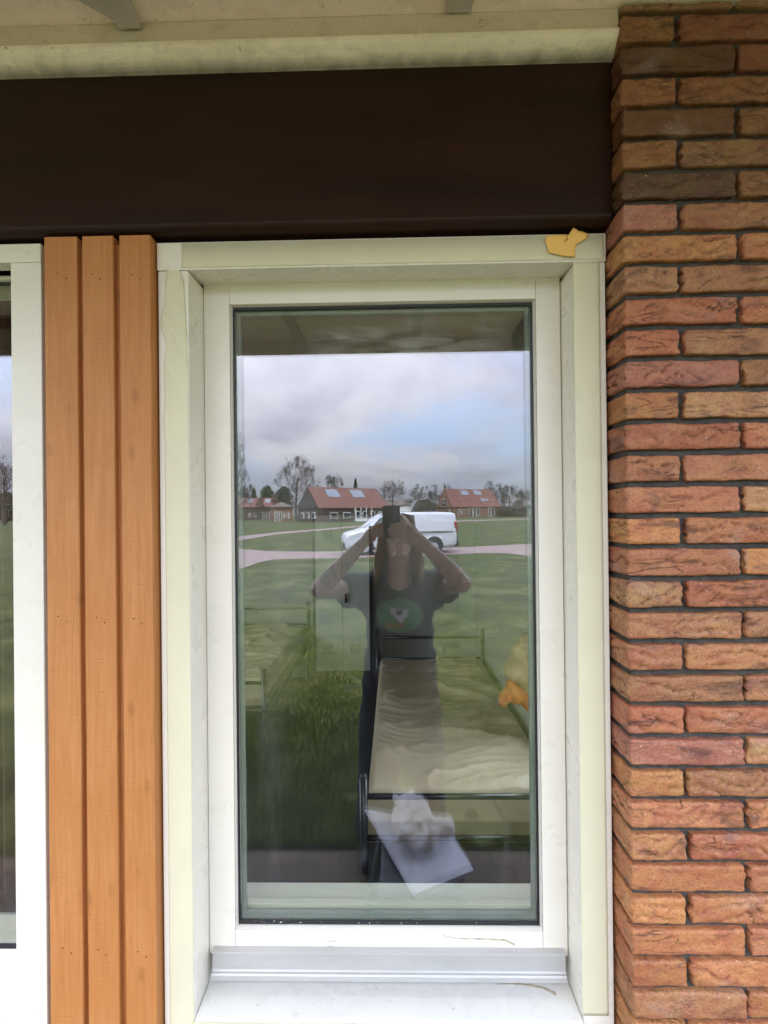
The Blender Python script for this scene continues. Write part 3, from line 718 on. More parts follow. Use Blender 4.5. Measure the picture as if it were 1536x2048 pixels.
# ------------------------------------------------------------------ brick pier
pier = thing('brick_pier', 'rough orange red brick pier at the right edge beside the tall window', 'pier', (PXL, .97, 0))
def brick_blocks():
    b_v, b_f, tint, crack = [], [], [], []
    rs = random.Random(11)
    pal = [(.47, .205, .072), (.45, .185, .070), (.43, .160, .068), (.46, .215, .082), (.48, .215, .074), (.43, .180, .076), (.40, .185, .075), (.45, .23, .095)]
    def brick(x0, x1, y0, y1, z0, z1, res, stain=0, kind=0):
        w, d, h = x1 - x0, y1 - y0, z1 - z0
        nx, ny, nz = max(2, round(w / res)), max(2, round(d / res)), max(2, round(h / res))
        idx = {}; seed = rs.random() * 100
        t = rs.choice(pal); f_ = rs.uniform(.85, 1.12) * (.60 if z1 > 2.56 else 1); t = tuple(c * f_ for c in t)  # soffit shade and grime put into the tint of the top courses
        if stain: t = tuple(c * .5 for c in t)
        if kind == 2: t = (.40, .165, .095)
        cs = rs.random(); rad = .0045
        jx = [rs.uniform(-.002, .002) for _ in range(6)]; topw = rs.random() * 50; botw = rs.random() * 50
        def vert(i, j, k):
            if (i, j, k) in idx: return idx[(i, j, k)]
            u, v, q = i / nx, j / ny, k / nz
            x, y, z = x0 + w * u, y0 + d * v, z0 + h * q
            # rounded arris
            cx, cy_, cz = min(max(x, x0 + rad), x1 - rad), min(max(y, y0 + rad), y1 - rad), min(max(z, z0 + rad), z1 - rad)
            dv = Vector((x - cx, y - cy_, z - cz)); 
            if dv.length > 0: dv = dv.normalized() * rad
            p = Vector((cx, cy_, cz)) + dv
            s = Vector((x * 1, y, z)) + Vector((seed, seed * .7, seed * .3))
            p.z += (.0028 * mn.noise(Vector((x * 16 + y * 16, topw if q > .5 else botw, 0))) + .0016 * mn.noise(Vector((x * 75 + y * 75, topw if q > .5 else botw, 3)))) * (1 if q in (0, 1) or True else 0) * (2 * abs(q - .5))
            p.x += (.002 * mn.noise(Vector((z * 40, seed, 3)))) * (1 if u in (0, 1) else 0) + jx[0] * (u > .99) * .7
            if u > .97 or u < .03 and x0 > PXL + .01: p.x += .0045 * mn.noise(Vector((z * 90, seed, 7)))
            fr = max(0, 1 - (y - y0) / .004)      # on the front
            sd_ = max(0, 1 - (x - x0) / .004)     # on the left face
            a = max(fr, sd_); c_ = 0
            along = x if fr >= sd_ else y
            if a > 0:
                n1 = mn.fractal(Vector((along * 20 + seed, z * 38, seed)), 1, 2, 4)
                push = .0026 * n1
                # sanded creases: long lens shaped folds
                wv = mn.noise(Vector((along * 11 + seed, 3, seed))) * .5 + mn.noise(Vector((along * 32, z * 20, seed))) * .22
                rr = abs(math.sin((z * 120 + wv * 8.5 + seed) ))
                msk = mn.noise(Vector((along * 9 + seed * 2, z * 22, 8))) + (.36 if cs > .25 else -.10)
                edge = min(1, 4 * min(u, 1 - u) + .1) * min(1, 5 * min(q, 1 - q)) if fr >= sd_ else min(1, 5 * min(q, 1 - q))
                if msk > .05:
                    g = max(0, 1 - rr * 4.2) * min(1, (msk - .05) * 4) * edge
                    push -= .0090 * g; c_ = min(1, g * 1.0)
                    push += .0024 * min(1, (msk - .05) * 3) * edge * rr
                if fr > 0: p.y -= push * fr
                else: p.x -= push * sd_
            idx[(i, j, k)] = len(b_v); b_v.append(tuple(p)); tint.append(t); crack.append(c_ * .55)
            return idx[(i, j, k)]
        for i in range(nx):
            for k in range(nz):
                b_f.append((vert(i, 0, k), vert(i + 1, 0, k), vert(i + 1, 0, k + 1), vert(i, 0, k + 1)))
        for i in (0, nx):
            for j in range(ny):
                for k in range(nz):
                    q = (vert(i, j, k), vert(i, j + 1, k), vert(i, j + 1, k + 1), vert(i, j, k + 1)); b_f.append(q if i else q[::-1])
        for k in (0, nz):
            for i in range(nx):
                for j in range(ny):
                    q = (vert(i, j, k), vert(i + 1, j, k), vert(i + 1, j + 1, k), vert(i, j + 1, k)); b_f.append(q if k else q[::-1])
    PB = .0638; z_top0 = P(1300, 407, .97)[1]; bh = .0515
    for k in range(-8, 34):
        z1 = z_top0 - k * PB; z0 = z1 - bh
        if z1 > SZ - .002: 
            z1 = SZ - .004
        if z1 - z0 < .012 or z0 < 0: continue
        head = (k % 2 == 0)
        vis = z1 > .85
        x = PXL
        L0 = .108 if head else .226; D0 = .22 if head else .105
        n = 0
        while x < 1.05:
            w = L0 if n == 0 else .218
            y1 = .97 + (D0 if n == 0 else .05)
            near = vis and x < .80
            brick(x + rs.uniform(-.001, .001), x + w, .97 + rs.uniform(-.0012, .0015), y1, z0, z1, .0042 if near else .02,
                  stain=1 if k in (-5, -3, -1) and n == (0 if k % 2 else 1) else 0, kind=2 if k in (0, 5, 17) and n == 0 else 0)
            x += w + rs.uniform(.009, .012); n += 1
        # second brick on the return
        y = .97 + D0 + .012
        brick(PXL + .0015, PXL + .05, y, y + .2, z0, z1, .02)
    me = bpy.data.meshes.new('bricks'); me.from_pydata([(x - PXL, y - .97, z) for x, y, z in b_v], [], b_f)
    for nm, data, dim in (('tint', tint, 3), ('crack', crack, 1)):
        if dim == 3:
            a = me.color_attributes.new(nm, 'FLOAT_COLOR', 'POINT'); a.data.foreach_set('color', np.hstack([np.array(data), np.ones((len(data), 1))]).reshape(-1))
        else:
            a = me.attributes.new(nm, 'FLOAT', 'POINT'); a.data.foreach_set('value', np.array(data))
    me.polygons.foreach_set('use_smooth', [True] * len(me.polygons)); me.materials.append(BRICK)
    o = bpy.data.objects.new('brickwork', me); COL.objects.link(o); o.parent = pier
brick_blocks()
MB().box(PXL + .009, 1.6, .984, 1.20, 0, SZ - .001).build('mortar', MORTAR, pier)

# ------------------------------------------------------------------ interior
BW, RW, LWX, CZ = 5.6, .775, -3.3, 2.62
WALL_IN = plain('pale grey emulsion', (.43, .41, .36), .8, .03, 3, bump=.08)
FLOOR = plain('dark charcoal vinyl floor', (.028, .029, .032), .45, .25, 6)
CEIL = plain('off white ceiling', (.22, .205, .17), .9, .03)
IY = 1.205
tag(MB().box(LWX - .1, RW + .1, IY, BW + .1, -.1, 0).build('floor', FLOOR), kind='structure')
SK = (-1.9, -1.37, 2.5, 3.2)                     # unseen roof light, added to brighten the room
def holed(b, X0, X1, Y0, Y1, z0, z1):
    return b.box(X0, SK[0], 1.58, Y1, z0, z1).box(SK[1], X1, 1.58, Y1, z0, z1).box(SK[0], SK[1], 1.58, SK[2], z0, z1).box(X0, -1.0, Y0, 1.58, z0, z1).box(-1.0, X1, Y0, 1.27, z0, z1).box(SK[0], SK[1], SK[3], Y1, z0, z1)  # front strip stays open too: second added roof light, above the bed foot
tag(holed(MB(), LWX - .1, RW + .1, IY, BW + .1, CZ, CZ + .1).build('ceiling', CEIL), kind='structure')
tag(MB().box(LWX - .1, RW + .1, BW, BW + .1, 0, CZ).build('wall_back', WALL_IN), kind='structure')
tag(MB().box(RW, RW + .1, IY, 1.35, 0, CZ).box(RW, RW + .1, 2.5, BW, 0, CZ).box(RW, RW + .1, 1.35, 2.5, 0, .85).box(RW, RW + .1, 1.35, 2.5, 2.2, CZ).build('wall_right', WALL_IN), kind='structure')  # unseen window opening near the front, added to light the bed
wz0, wz1 = .3, 2.5  # unseen left wall opening, added to let more daylight in
tag(MB().box(LWX - .1, LWX, IY, BW, 0, wz0).box(LWX - .1, LWX, IY, BW, wz1, CZ).box(LWX - .1, LWX, IY, 1.35, wz0, wz1).box(LWX - .1, LWX, 3.85, BW, wz0, wz1).build('wall_left', WALL_IN), kind='structure')
# inner lining of the front wall
isz = P(768, 1768, 1.27)[1]
tag(MB().box(LX1, fx0, IY, 1.26, 0, 2.6).box(fx0, RW, IY, 1.26, 0, isz - .03).box(LWX, LX0, IY, 1.26, 0, 2.6).box(LX0, LX1, IY, 1.26, 0, .86).box(fx1, RW, IY, 1.26, isz, 2.6).box(LWX, fx1, IY, 1.26, 2.601, CZ).build('wall_lining', WALL_IN), kind='structure')
SILLI = plain('pale green grey sill paint', (.48, .475, .40), .35, .04, 5)
MB().box(fx0 + .02, fx1 - .02, 1.191, 1.275, isz - .03, isz).build('inner_sill', SILLI, win, bevel=.003)
MB().box(mx0 + .002, mx1 - .002, 1.1655, 1.1905, gbot - .03, gbot + .010).box(mx0 + .002, mx1 - .002, 1.1655, 1.183, gbot + .010, gbot + .022).build('inner_bead', SILLI, win, bevel=.002)

# beds
TUBE = Mat('black lacquered steel', .25, .6); TUBE.color(TUBE.ramp(TUBE.noise(20, 3), [(.3, (.010, .010, .011)), (.7, (.016, .016, .017))])); TUBE = TUBE.m
def matt_mat():
    m = Mat('olive beige mattress cover', .5, .45)
    m.color(m.ramp(m.noise(5, 5), [(.3, (.45, .365, .24)), (.7, (.52, .43, .29))])); m.bump(m.noise(60, 4, (.5, 2, 1)), .25, .003); return m.m
MATT = matt_mat()
def bed(x0, x1, y0, y1, label, flipx=False):
    t = thing('bed', label, 'bed', ((x0 + x1) / 2, (y0 + y1) / 2, 0), 'black metal beds with beige mattresses')
    zt_m, zb_m = .675, .42
    for y, hpost, bars in ((y0, .765, (.66, .475)), (y1, .925, (.845, .66, .47))):
        fr = MB(); 
        for x in (x0 - .02, x1 + .02):
            p = MB().tube([(x, y, 0), (x, y, hpost - .02)], .019, 14); p.ball((x, y, hpost - .02), (.019, .019, .02), 14, 8)
            p.build('post', TUBE, t, smooth=True)
        for z in bars: MB().tube([(x0 - .02, y, z), (x1 + .02, y, z)], .013, 10).build('rail', TUBE, t, smooth=True)
    for x in (x0 - .012, x1 + .012): MB().box(x - .012, x + .012, y0, y1, .40, .445).build('side_rail', TUBE, t, bevel=.003)
    # mattress
    mw, ml = x1 - x0 - .005, y1 - y0 - .07
    nx, ny = 90, 200; b = MB(); ya = y0 + .04
    def top(u, v):
        e_ = min(u, 1 - u) * mw; f_ = min(v, 1 - v) * ml
        rnd = .030
        drop = 0
        for q in (e_, f_):
            if q < rnd: drop += rnd - math.sqrt(max(0, rnd ** 2 - (rnd - q) ** 2))
        x, y = u * mw, v * ml
        sag = .015 * math.sin(math.pi * u) * (1 if v < .55 else .5)
        # folds running across, bowed
        yy = y + .16 * (u - .5) ** 2 * (1 if v > .5 else -1) + .10 * mn.noise(Vector((x * 2.2, y * 1.3, x0)))
        w = 0
        for s_, k, a in ((1, 12, .034), (2, 24, .016), (3, 6, .032)):
            r = 1 - abs(mn.noise(Vector((x * (1.1 + .5 * s_) + s_ * 9, yy * k * .55, s_ * 3.1 + x0)))) * 2.6
            w += a * max(0, r) ** 3 * (mn.noise(Vector((x * 2.5, y * 2.5, s_))) * .9 + .55)
        return zt_m - drop - sag + w * min(1, e_ * 14) * min(1, f_ * 10 + .2) + .004 * mn.noise(Vector((x * 3, y * 3, 1)))
    for j in range(ny + 1):
        for i in range(nx + 1):
            u, v = i / nx, j / ny; b.v.append((x0 + u * mw, ya + v * ml, top(u, v)))
    W = nx + 1
    for j in range(ny):
        for i in range(nx): a = j * W + i; b.f.append((a, a + 1, a + W + 1, a + W))
    loop = [(i, 0) for i in range(nx)] + [(nx, j) for j in range(ny)] + [(i, ny) for i in range(nx, 0, -1)] + [(0, j) for j in range(ny, 0, -1)]
    prev = [j * W + i for i, j in loop]; n = len(loop); cxm, cym = x0 + mw / 2, ya + ml / 2
    for z, out in ((.60, .006), (.535, .004), (.527, .012), (.519, .004), (.46, .008), (.43, 0), (.42, -.03)):
        k0 = len(b.v)
        for q, (i, j) in enumerate(loop):
            x, y = x0 + i / nx * mw, ya + j / ny * ml
            ox = (-1 if i == 0 else 1 if i == nx else 0) * out; oy = (-1 if j == 0 else 1 if j == ny else 0) * out
            r = .003 * mn.noise(Vector((x * 9, y * 9, z * 8)))
            b.v.append((x + ox + r, y + oy + r, z))
        for q in range(n): b.f.append((prev[q], k0 + q, k0 + (q + 1) % n, prev[(q + 1) % n]))
        prev = [k0 + q for q in range(n)]
    b.f.append(tuple(prev))
    b.build('mattress', MATT, t, smooth=True, fix=True)
    return t
bed(-.125, .745, 2.12, 4.12, 'black metal bed with creased beige mattress nearest the glass, along the right wall')
bed(-1.89, -1.00, 3.55, 5.42, 'black metal bed further back in the left of the room, mostly cut off')

# locker
LOCK = Mat('light grey enamelled steel', .4, .45); LOCK.color(LOCK.ramp(LOCK.noise(3, 3), [(.3, (.60, .61, .58)), (.7, (.64, .65, .62))])); LOCK = LOCK.m
lk = thing('locker', 'tall grey two door metal locker with a black carcass standing against the back wall', 'locker', (-.575, 5.4, 0))
a0, z_lo = P(633, 1342, 5.18); a1, z_hi = P(737, 1030, 5.18); am = (a0 + a1) / 2 - .005
MB().box(a0 - .035, a1 + .02, 5.20, 5.59, 0.02, z_hi + .035).build('carcass', BLACK, lk, bevel=.003)
for q, (u, w_) in enumerate(((a0, am - .0025), (am + .0025, a1))):
    d = MB().box(u, w_, 5.18, 5.199, z_lo, z_hi).build('door', LOCK, lk, bevel=.002)
    for zc_ in (z_lo + .24, z_hi - .22):
        v = MB(); cx_ = u + (w_ - u) * .46
        for i in range(7):
            for j in range(7):
                v.box(cx_ - .045 + i * .0155, cx_ - .045 + i * .0155 + .007, 5.1785, 5.1795, zc_ - .05 + j * .0165, zc_ - .05 + j * .0165 + .0075)
        v.build('vent_grille', BLACK, d)
    if q: MB().tube([(u + .04, 5.15, z_hi - .87), (u + .04, 5.18, z_hi - .87)], .018, 12).box(u + .03, u + .05, 5.145, 5.18, z_hi - .95, z_hi - .88).build('lock', BLACK, d)

# door in the right wall
DP = plain('cream door paint', (.52, .52, .44), .4, .03)
dr = thing('door', 'pale door with lever handle in the right wall behind the bed head', 'door', (RW, 5.0, 0))
MB().box(RW - .016, RW - .001, 4.55, 4.60, 0, 2.10).box(RW - .016, RW - .001, 5.48, 5.53, 0, 2.10).box(RW - .016, RW - .001, 4.60, 5.48, 2.05, 2.10).build('door_frame', DP, dr, bevel=.002)
MB().box(RW - .010, RW - .001, 4.61, 5.47, 0.005, 2.04).build('door_leaf', DP, dr)
STEEL = Mat('brushed steel', .3, .5); STEEL.b.inputs['Metallic'].default_value = 1; STEEL.color((.55, .52, .46)); STEEL = STEEL.m
MB().box(RW - .018, RW - .010, 4.66, 4.70, 1.07, 1.27).tube([(RW - .018, 4.68, 1.22), (RW - .06, 4.68, 1.22), (RW - .065, 4.70, 1.22), (RW - .065, 4.80, 1.22)], .010, 8).build('handle', STEEL, dr)

# hanging clothes
def cloth_lump(name, mat, outline, y0, label, cat, thick=.07, seed=0):
    b = MB()
    for (px, py, r) in outline:
        x, z = P(px, py, y0); b.ball((min(x, RW - .03), y0 + .04 * mn.noise(Vector((px, py, 1))), z), (r, thick, r * 1.15), 12, 8)
    o = b.build(name, mat, None); 
    def dsp(c):
        q = mn.noise(Vector((c.x * 9 + c.z * 3, c.y * 6, c.z * 5 + seed))); r2 = 1 - abs(mn.noise(Vector((c.x * 16 + c.z * 9, c.y * 9, c.z * 9 + seed)))) * 4
        return .014 * q + .012 * max(0, r2)
    finish(o, .011, 6, dsp); return tag(o, label, cat)
KHAKI = plain('khaki cotton cloth', (.52, .36, .21), .85, .1, 12, bump=.4, bscale=300)
RUST = plain('rust orange cloth', (.60, .17, .035), .8, .12, 10, bump=.4, bscale=300)
cloth_lump('jacket', KHAKI, [(1062, 1285, .055), (1050, 1310, .07), (1038, 1335, .06), (1028, 1345, .045), (1055, 1345, .07), (1080, 1330, .1), (1060, 1368, .045), (1100, 1300, .08), (1090, 1370, .06)], 2.62, 'crumpled khaki jacket hanging on the right wall above the mattress', 'jacket', .075, 3)
cloth_lump('trousers', RUST, [(1022, 1372, .035), (1012, 1392, .034), (1005, 1402, .024), (1035, 1390, .045), (1058, 1395, .05), (1075, 1400, .05), (1062, 1410, .035), (1095, 1400, .06)], 2.60, 'rust orange trousers hanging under the khaki jacket', 'trousers', .04, 8)
STEELH = STEEL
o = MB().tube([(RW, 2.62, 1.32), (RW - .06, 2.62, 1.33), (RW - .07, 2.62, 1.36)], .006, 8).build('wall_hook', STEELH, None); tag(o, 'small metal coat hook on the right wall above the jacket', 'hook')
#PART2
# ------------------------------------------------------------------ stool with sheets and a cloth just outside the window
PLASTIC = plain('dark grey plastic', (.035, .040, .050), .45); BLUE = plain('blue plastic', (.07, .15, .42), .4)
st = thing('trestle_stool', 'low work stool with blue feet before the window, mirrored in the glass', 'stool', (.05, .42, 0))
MB().box(-.06, .24, .24, .66, .575, .60).build('seat', PLASTIC, st, bevel=.008)
for sx_, ex in ((-.05, -.16), (.22, .31)):
    for sy_, ey in ((.27, .18), (.62, .70)):
        lg = MB().tube([(sx_, sy_, .575), (ex, ey, .02)], [.022, .017], 10).build('leg', PLASTIC, st, smooth=True)
        MB().tube([(ex, ey, 0), (ex - (ex - sx_) * .12, ey - (ey - sy_) * .12, .09)], .022, 10).build('foot_cap', BLUE, lg, smooth=True)
MB().tube([(-.10, .215, .25), (.26, .215, .25)], .012, 8).build('crossbar', PLASTIC, st)
SHEET = plain('white plastic sheet', (.66, .66, .72), .3, .04)
zs = .62; quad = [GP(728, 1619, zs), GP(890, 1650, zs), GP(948, 1741, zs), GP(826, 1792, zs)]
for k in range(3):
    b = MB(flip=True); zq = .602 + .008 * k; o_ = [(x + .008 * (2 - k) * (1 if i in (0, 3) else -1), y) for i, (x, y) in enumerate(quad)]
    b.prism(o_, 'z', zq, zq + .004)
    tag(b.build('plastic_sheet', SHEET, None, fix=True, bevel=.001), ['bottom', 'middle', 'topmost'][k] + ' thin white sheet in the small stack on the work stool, mirrored in the glass', 'sheet', 'white sheets stacked on the stool')
CLOTHW = plain('white crumpled cloth', (.74, .71, .71), .9, .05, bump=.3)
b = MB(flip=True); cxq, cyq = GP(838, 1640, .66)
for q in range(26):
    a = random.uniform(0, 6.28); r = random.uniform(0, .10); b.ball((cxq + r * math.cos(a) * .9, cyq + r * math.sin(a) * 1.5, .645 + random.uniform(-.01, .03)), (random.uniform(.03, .06), random.uniform(.03, .06), .022), 10, 7)
o = b.build('cleaning_cloth', CLOTHW, None)
finish(o, .008, 3, lambda c: .014 * max(-.3, 1 - 5 * abs(mn.noise(Vector((c.x * 16, c.y * 16, c.z * 16))))) + .008 * mn.noise(Vector((c.x * 30, c.y * 30, 1))))
tag(o, 'crumpled white cleaning cloth lying on the stack of sheets, mirrored in the glass', 'cloth')

# ------------------------------------------------------------------ the person (built as mirrored in the glass)
def skin_mat():
    m = Mat('skin', .5, .4)
    c = m.ramp(m.noise(9, 4), [(.3, (.70, .46, .35)), (.7, (.78, .54, .43))])
    tat = m.ramp(m.noise(13, 4, dist=1.2, loc=(2, 2, 2)), [(.50, 0), (.56, 1)])
    sp = m.n('ShaderNodeSeparateXYZ'); m.l(m.tc, sp.inputs[0])
    ab = m.n('ShaderNodeMath'); ab.operation = 'ABSOLUTE'; m.l(sp.outputs[0], ab.inputs[0])
    reg = m.ramp(ab.outputs[0], [(.17, 0), (.21, 1)])
    m.color(m.mix(m.mix(1.0, m.mix(.6, (0, 0, 0), tat), reg, 'MULTIPLY'), c, (.07, .075, .08)))
    m.b.inputs['Subsurface Weight'].default_value = .08; m.b.inputs['Subsurface Radius'].default_value = (.02, .008, .004)
    return m.m
SKIN = skin_mat()
PD = 2.66                                      # virtual distance of the torso
per = thing('person', 'person in black t-shirt with long fair hair holding a phone, mirrored in glass', 'person', (.03, PD, 0), flip=True)
cx = .03
b = MB(flip=True)
Rt = Matrix.Rotation(R(14), 3, 'X')
hc = Vector((cx + .0, 2.60, 1.795))            # head centre, tilted back
b.ball(hc + Vector((0, .015, .02)), (.077, .098, .105), 20, 14, Rt)
b.ball(hc + Vector((0, -.028, -.045)), (.060, .062, .075), 18, 12, Rt)           # face
b.ball(hc + Vector((0, -.070, -.092)), (.030, .026, .022), 14, 10)               # chin
for s in (-1, 1):
    b.cap(hc + Vector((s * .058, .01, -.062)), hc + Vector((s * .022, -.062, -.100)), .022, .018)  # jaw
    b.ball(hc + Vector((s * .038, -.072, -.012)), (.020, .016, .016), 12, 8)     # cheek
    b.cap(hc + Vector((s * .012, -.088, .030)), hc + Vector((s * .048, -.074, .032)), .009, .008)  # brow
    b.ball(hc + Vector((s * .080, .022, -.005)), (.010, .020, .032), 10, 8, Rt)  # ear
    b.ball(hc + Vector((s * .011, -.102, -.022)), (.009, .010, .008), 10, 7)     # nostril wing
b.cap(hc + Vector((0, -.088, .025)), hc + Vector((0, -.112, -.016)), .009, .012) # nose
b.cap(hc + Vector((-.020, -.088, -.052)), hc + Vector((.020, -.088, -.052)), .0075, .0075)  # upper lip
b.cap(hc + Vector((-.016, -.087, -.066)), hc + Vector((.016, -.087, -.066)), .008, .008)
b.cap(hc + Vector((0, .012, -.06)), (cx, 2.665, 1.53), .062, .070)               # neck
b.cap((cx, 2.62, 1.60), (cx, 2.60, 1.545), .050, .060)
# torso and hips under the clothes
b.ball((cx, PD + .02, 1.38), (.17, .105, .20)); b.ball((cx, PD + .01, 1.15), (.165, .115, .20)); b.ball((cx, PD + .03, .98), (.165, .11, .12))
armL = [(-.15, PD + .02, 1.50), (-.385, 2.43, 1.530), (-.150, 2.335, 1.775)]
armR = [(.21, PD + .02, 1.50), (.355, 2.44, 1.555), (.135, 2.34, 1.785)]
for A in (armL, armR):
    sh, elb, wr_ = map(Vector, A)
    b.ball(sh, .068); b.cap(sh, elb, .058, .046); mid = elb.lerp(wr_, .32)
    b.cap(elb, mid, .046, .049); b.cap(mid, wr_, .049, .028)
    b.ball(elb, (.044, .044, .044))
# right-hand side of the picture: the palm comes up under the phone and the fingers close over its back
def finger(pts, r0, r1):
    for k in range(len(pts) - 1):
        t0, t1 = k / (len(pts) - 1), (k + 1) / (len(pts) - 1)
        b.cap(pts[k], pts[k + 1], r0 + (r1 - r0) * t0, r0 + (r1 - r0) * t1)
w = Vector(armR[2]); 
b.cap(w, (.075, 2.325, 1.835), .030, .036); b.cap(w, (.060, 2.320, 1.800), .030, .032); b.ball((.070, 2.318, 1.82), (.040, .020, .045))
for k, (zk, tip) in enumerate(((1.868, -.012), (1.846, -.022), (1.825, -.018), (1.806, -.004))):
    finger([(.066, 2.312, zk - .004), (.052, 2.290, zk + .002), (.022, 2.281, zk + .002), (tip, 2.281, zk - .002)], .0105, .0080)
finger([(.070, 2.325, 1.835), (.056, 2.335, 1.880), (.040, 2.328, 1.905)], .0125, .0100)    # thumb on the screen side
# left-hand side: fingertips pinch the phone's edge
w = Vector(armL[2])
b.cap(w, (-.110, 2.325, 1.815), .027, .030); b.ball((-.112, 2.322, 1.812), (.032, .022, .036))
for k, (zk, tz) in enumerate(((1.842, 1.872), (1.830, 1.852), (1.814, 1.833), (1.798, 1.812))):
    finger([(-.108, 2.318, zk), (-.092, 2.288, zk + .014), (-.068, 2.276, (zk + tz) / 2 + .010), (-.050, 2.279, tz)], .0100, .0076)
finger([(-.115, 2.328, 1.80), (-.088, 2.338, 1.822), (-.060, 2.327, 1.845)], .0120, .0095)
# legs
for s in (-1, 1):
    b.cap((cx + s * .095, PD + .03, .95), (cx + s * .125, PD + .0, .52), .085, .06); b.cap((cx + s * .125, PD, .52), (cx + s * .165, PD + .05, .09), .056, .038)
    b.cap((cx + s * .165, PD + .05, .05), (cx + s * .19, PD - .10, .038), .034, .026)
o = b.build('body', SKIN, per); finish(o, .0052, 3)
b = MB(flip=True)
EYEW = plain('eye white', (.75, .74, .72), .2, .02); IRIS = plain('iris', (.05, .09, .12), .2)
for s in (-1, 1):
    e1 = MB(flip=True).ball(hc + Vector((s * .031, -.083, .014)), (.0115, .0085, .0080), 14, 9).build('eye', EYEW, per, smooth=True)
    MB(flip=True).ball(hc + Vector((s * .031, -.0905, .014)), (.0052, .002, .0052), 12, 6).build('iris', IRIS, e1, smooth=True)
# t-shirt
SHIRT = plain('black cotton', (.028, .028, .029), .9, .15, 20, bump=.3, bscale=400)
b = MB(flip=True)
b.ball((cx, PD + .02, 1.41), (.215, .135, .185), 22, 14); b.ball((cx, PD + .01, 1.25), (.195, .140, .24), 22, 14); b.ball((cx, PD + .015, 1.10), (.200, .148, .17), 22, 14)
b.cap((cx - .06, PD + .01, 1.535), (cx + .06, PD + .01, 1.535), .075, .075)
for sh, el_, s in (((-.14, PD + .02, 1.505), (-.275, 2.555, 1.505), -1), ((.20, PD + .02, 1.505), (.292, 2.55, 1.52), 1)):
    b.cap((cx + s * .08, PD + .02, 1.53), sh, .085, .088); 
    b.tube([sh, Vector(sh).lerp(Vector(el_), .5), el_], [.088, .092, .086], 20)
    b.ball((sh[0] + s * .02, PD - .02, 1.445), (.07, .07, .07))
b.tube([(cx, PD + .015, 1.10), (cx, PD + .02, .93)], [.200, .205], 24)
o = b.build('t_shirt', SHIRT, per)
def folds(c):
    return .009 * mn.noise(Vector((c.x * 7 + c.z * 3, c.y * 7, c.z * 4))) + .007 * max(0, 1 - 4.5 * abs(mn.noise(Vector((c.x * 9 + c.z * 6, c.y * 5, c.z * 6)))))
finish(o, .009, 7, folds)
for v in o.data.vertices:                      # hollow the neckline so the neck shows
    wc = v.co + per.location; d = Vector((wc.x - cx, (2 * G - wc.y) - 2.60, 0)).length
    if wc.z > 1.535 and d < .085: v.co.z -= (.085 - d) * 1.2 + (wc.z - 1.535) * .9
# print on the shirt: projected onto the chest so that it lies on the cloth
from mathutils.bvhtree import BVHTree
def print_patch(name, poly, mat, off, res=.006, par=None):
    me = o_shirt.data; bv = BVHTree.FromPolygons([v.co for v in me.vertices], [p.vertices for p in me.polygons])
    xs = [p[0] for p in poly]; zs_ = [p[1] for p in poly]; n = len(poly)
    def inside(x, z):
        r = False; j = n - 1
        for i in range(n):
            (xi, zi), (xj, zj) = poly[i], poly[j]
            if (zi > z) != (zj > z) and x < (xj - xi) * (z - zi) / (zj - zi) + xi: r = not r
            j = i
        return r
    nx, nz = int((max(xs) - min(xs)) / res) + 1, int((max(zs_) - min(zs_)) / res) + 1; idx = {}; b = MB()
    def vt(i, k):
        if (i, k) not in idx:
            x, z = min(xs) + i * res, min(zs_) + k * res
            hit = bv.ray_cast(Vector((x, 3 - per.location.y, z)) - Vector((per.location.x, 0, 0)), Vector((0, -1, 0)))[0]
            y = (hit.y + per.location.y) if hit else (2 * G - 2.52)
            idx[(i, k)] = len(b.v); b.v.append((x, y + off, z))
        return idx[(i, k)]
    for i in range(nx):
        for k in range(nz):
            if inside(min(xs) + (i + .5) * res, min(zs_) + (k + .5) * res): b.f.append((vt(i, k), vt(i + 1, k), vt(i + 1, k + 1), vt(i, k + 1)))
    return b.build(name, mat, par or o_shirt, smooth=True)
o_shirt = o
pm = lambda n_, c: plain(n_, c, .8, .08, 30)
ex, ez = cx + .0, 1.372
ell = lambda a, c, dx=0, dz=0: [(ex + dx + a * math.cos(t * math.pi / 24), ez + dz + c * math.sin(t * math.pi / 24)) for t in range(48)]
pr = print_patch('print', ell(.128, .088), pm('pale green print edge', (.36, .50, .38)), .0025, .004)
print_patch('print', ell(.122, .083), pm('green print', (.09, .36, .16)), .0045, .004)
print_patch('print', [(ex - .050, ez + .042), (ex + .055, ez + .034), (ex + .048, ez + .018), (ex + .012, ez - .042), (ex + .002, ez - .036), (ex - .052, ez + .018)], pm('white print', (.80, .80, .90)), .0065, .003)
print_patch('print', [(ex - .02, ez + .03), (ex + .012, ez + .03), (ex + .012, ez + .004), (ex - .015, ez + .002)], pm('dark print', (.06, .06, .07)), .0085, .003)
print_patch('print', [(ex - .078, ez - .07), (ex - .062, ez - .01), (ex - .055, ez - .035), (ex - .03, ez - .045), (ex + .03, ez - .05), (ex + .02, ez - .07), (ex - .05, ez - .058)], pm('orange print', (.60, .27, .10)), .0065, .003)
for dx in (-.014, .012): print_patch('print', [(ex + dx, ez + .034), (ex + dx + .005, ez + .034), (ex + dx + .005, ez + .062), (ex + dx, ez + .062)], pm('cream print', (.6, .6, .45)), .0085, .0025)
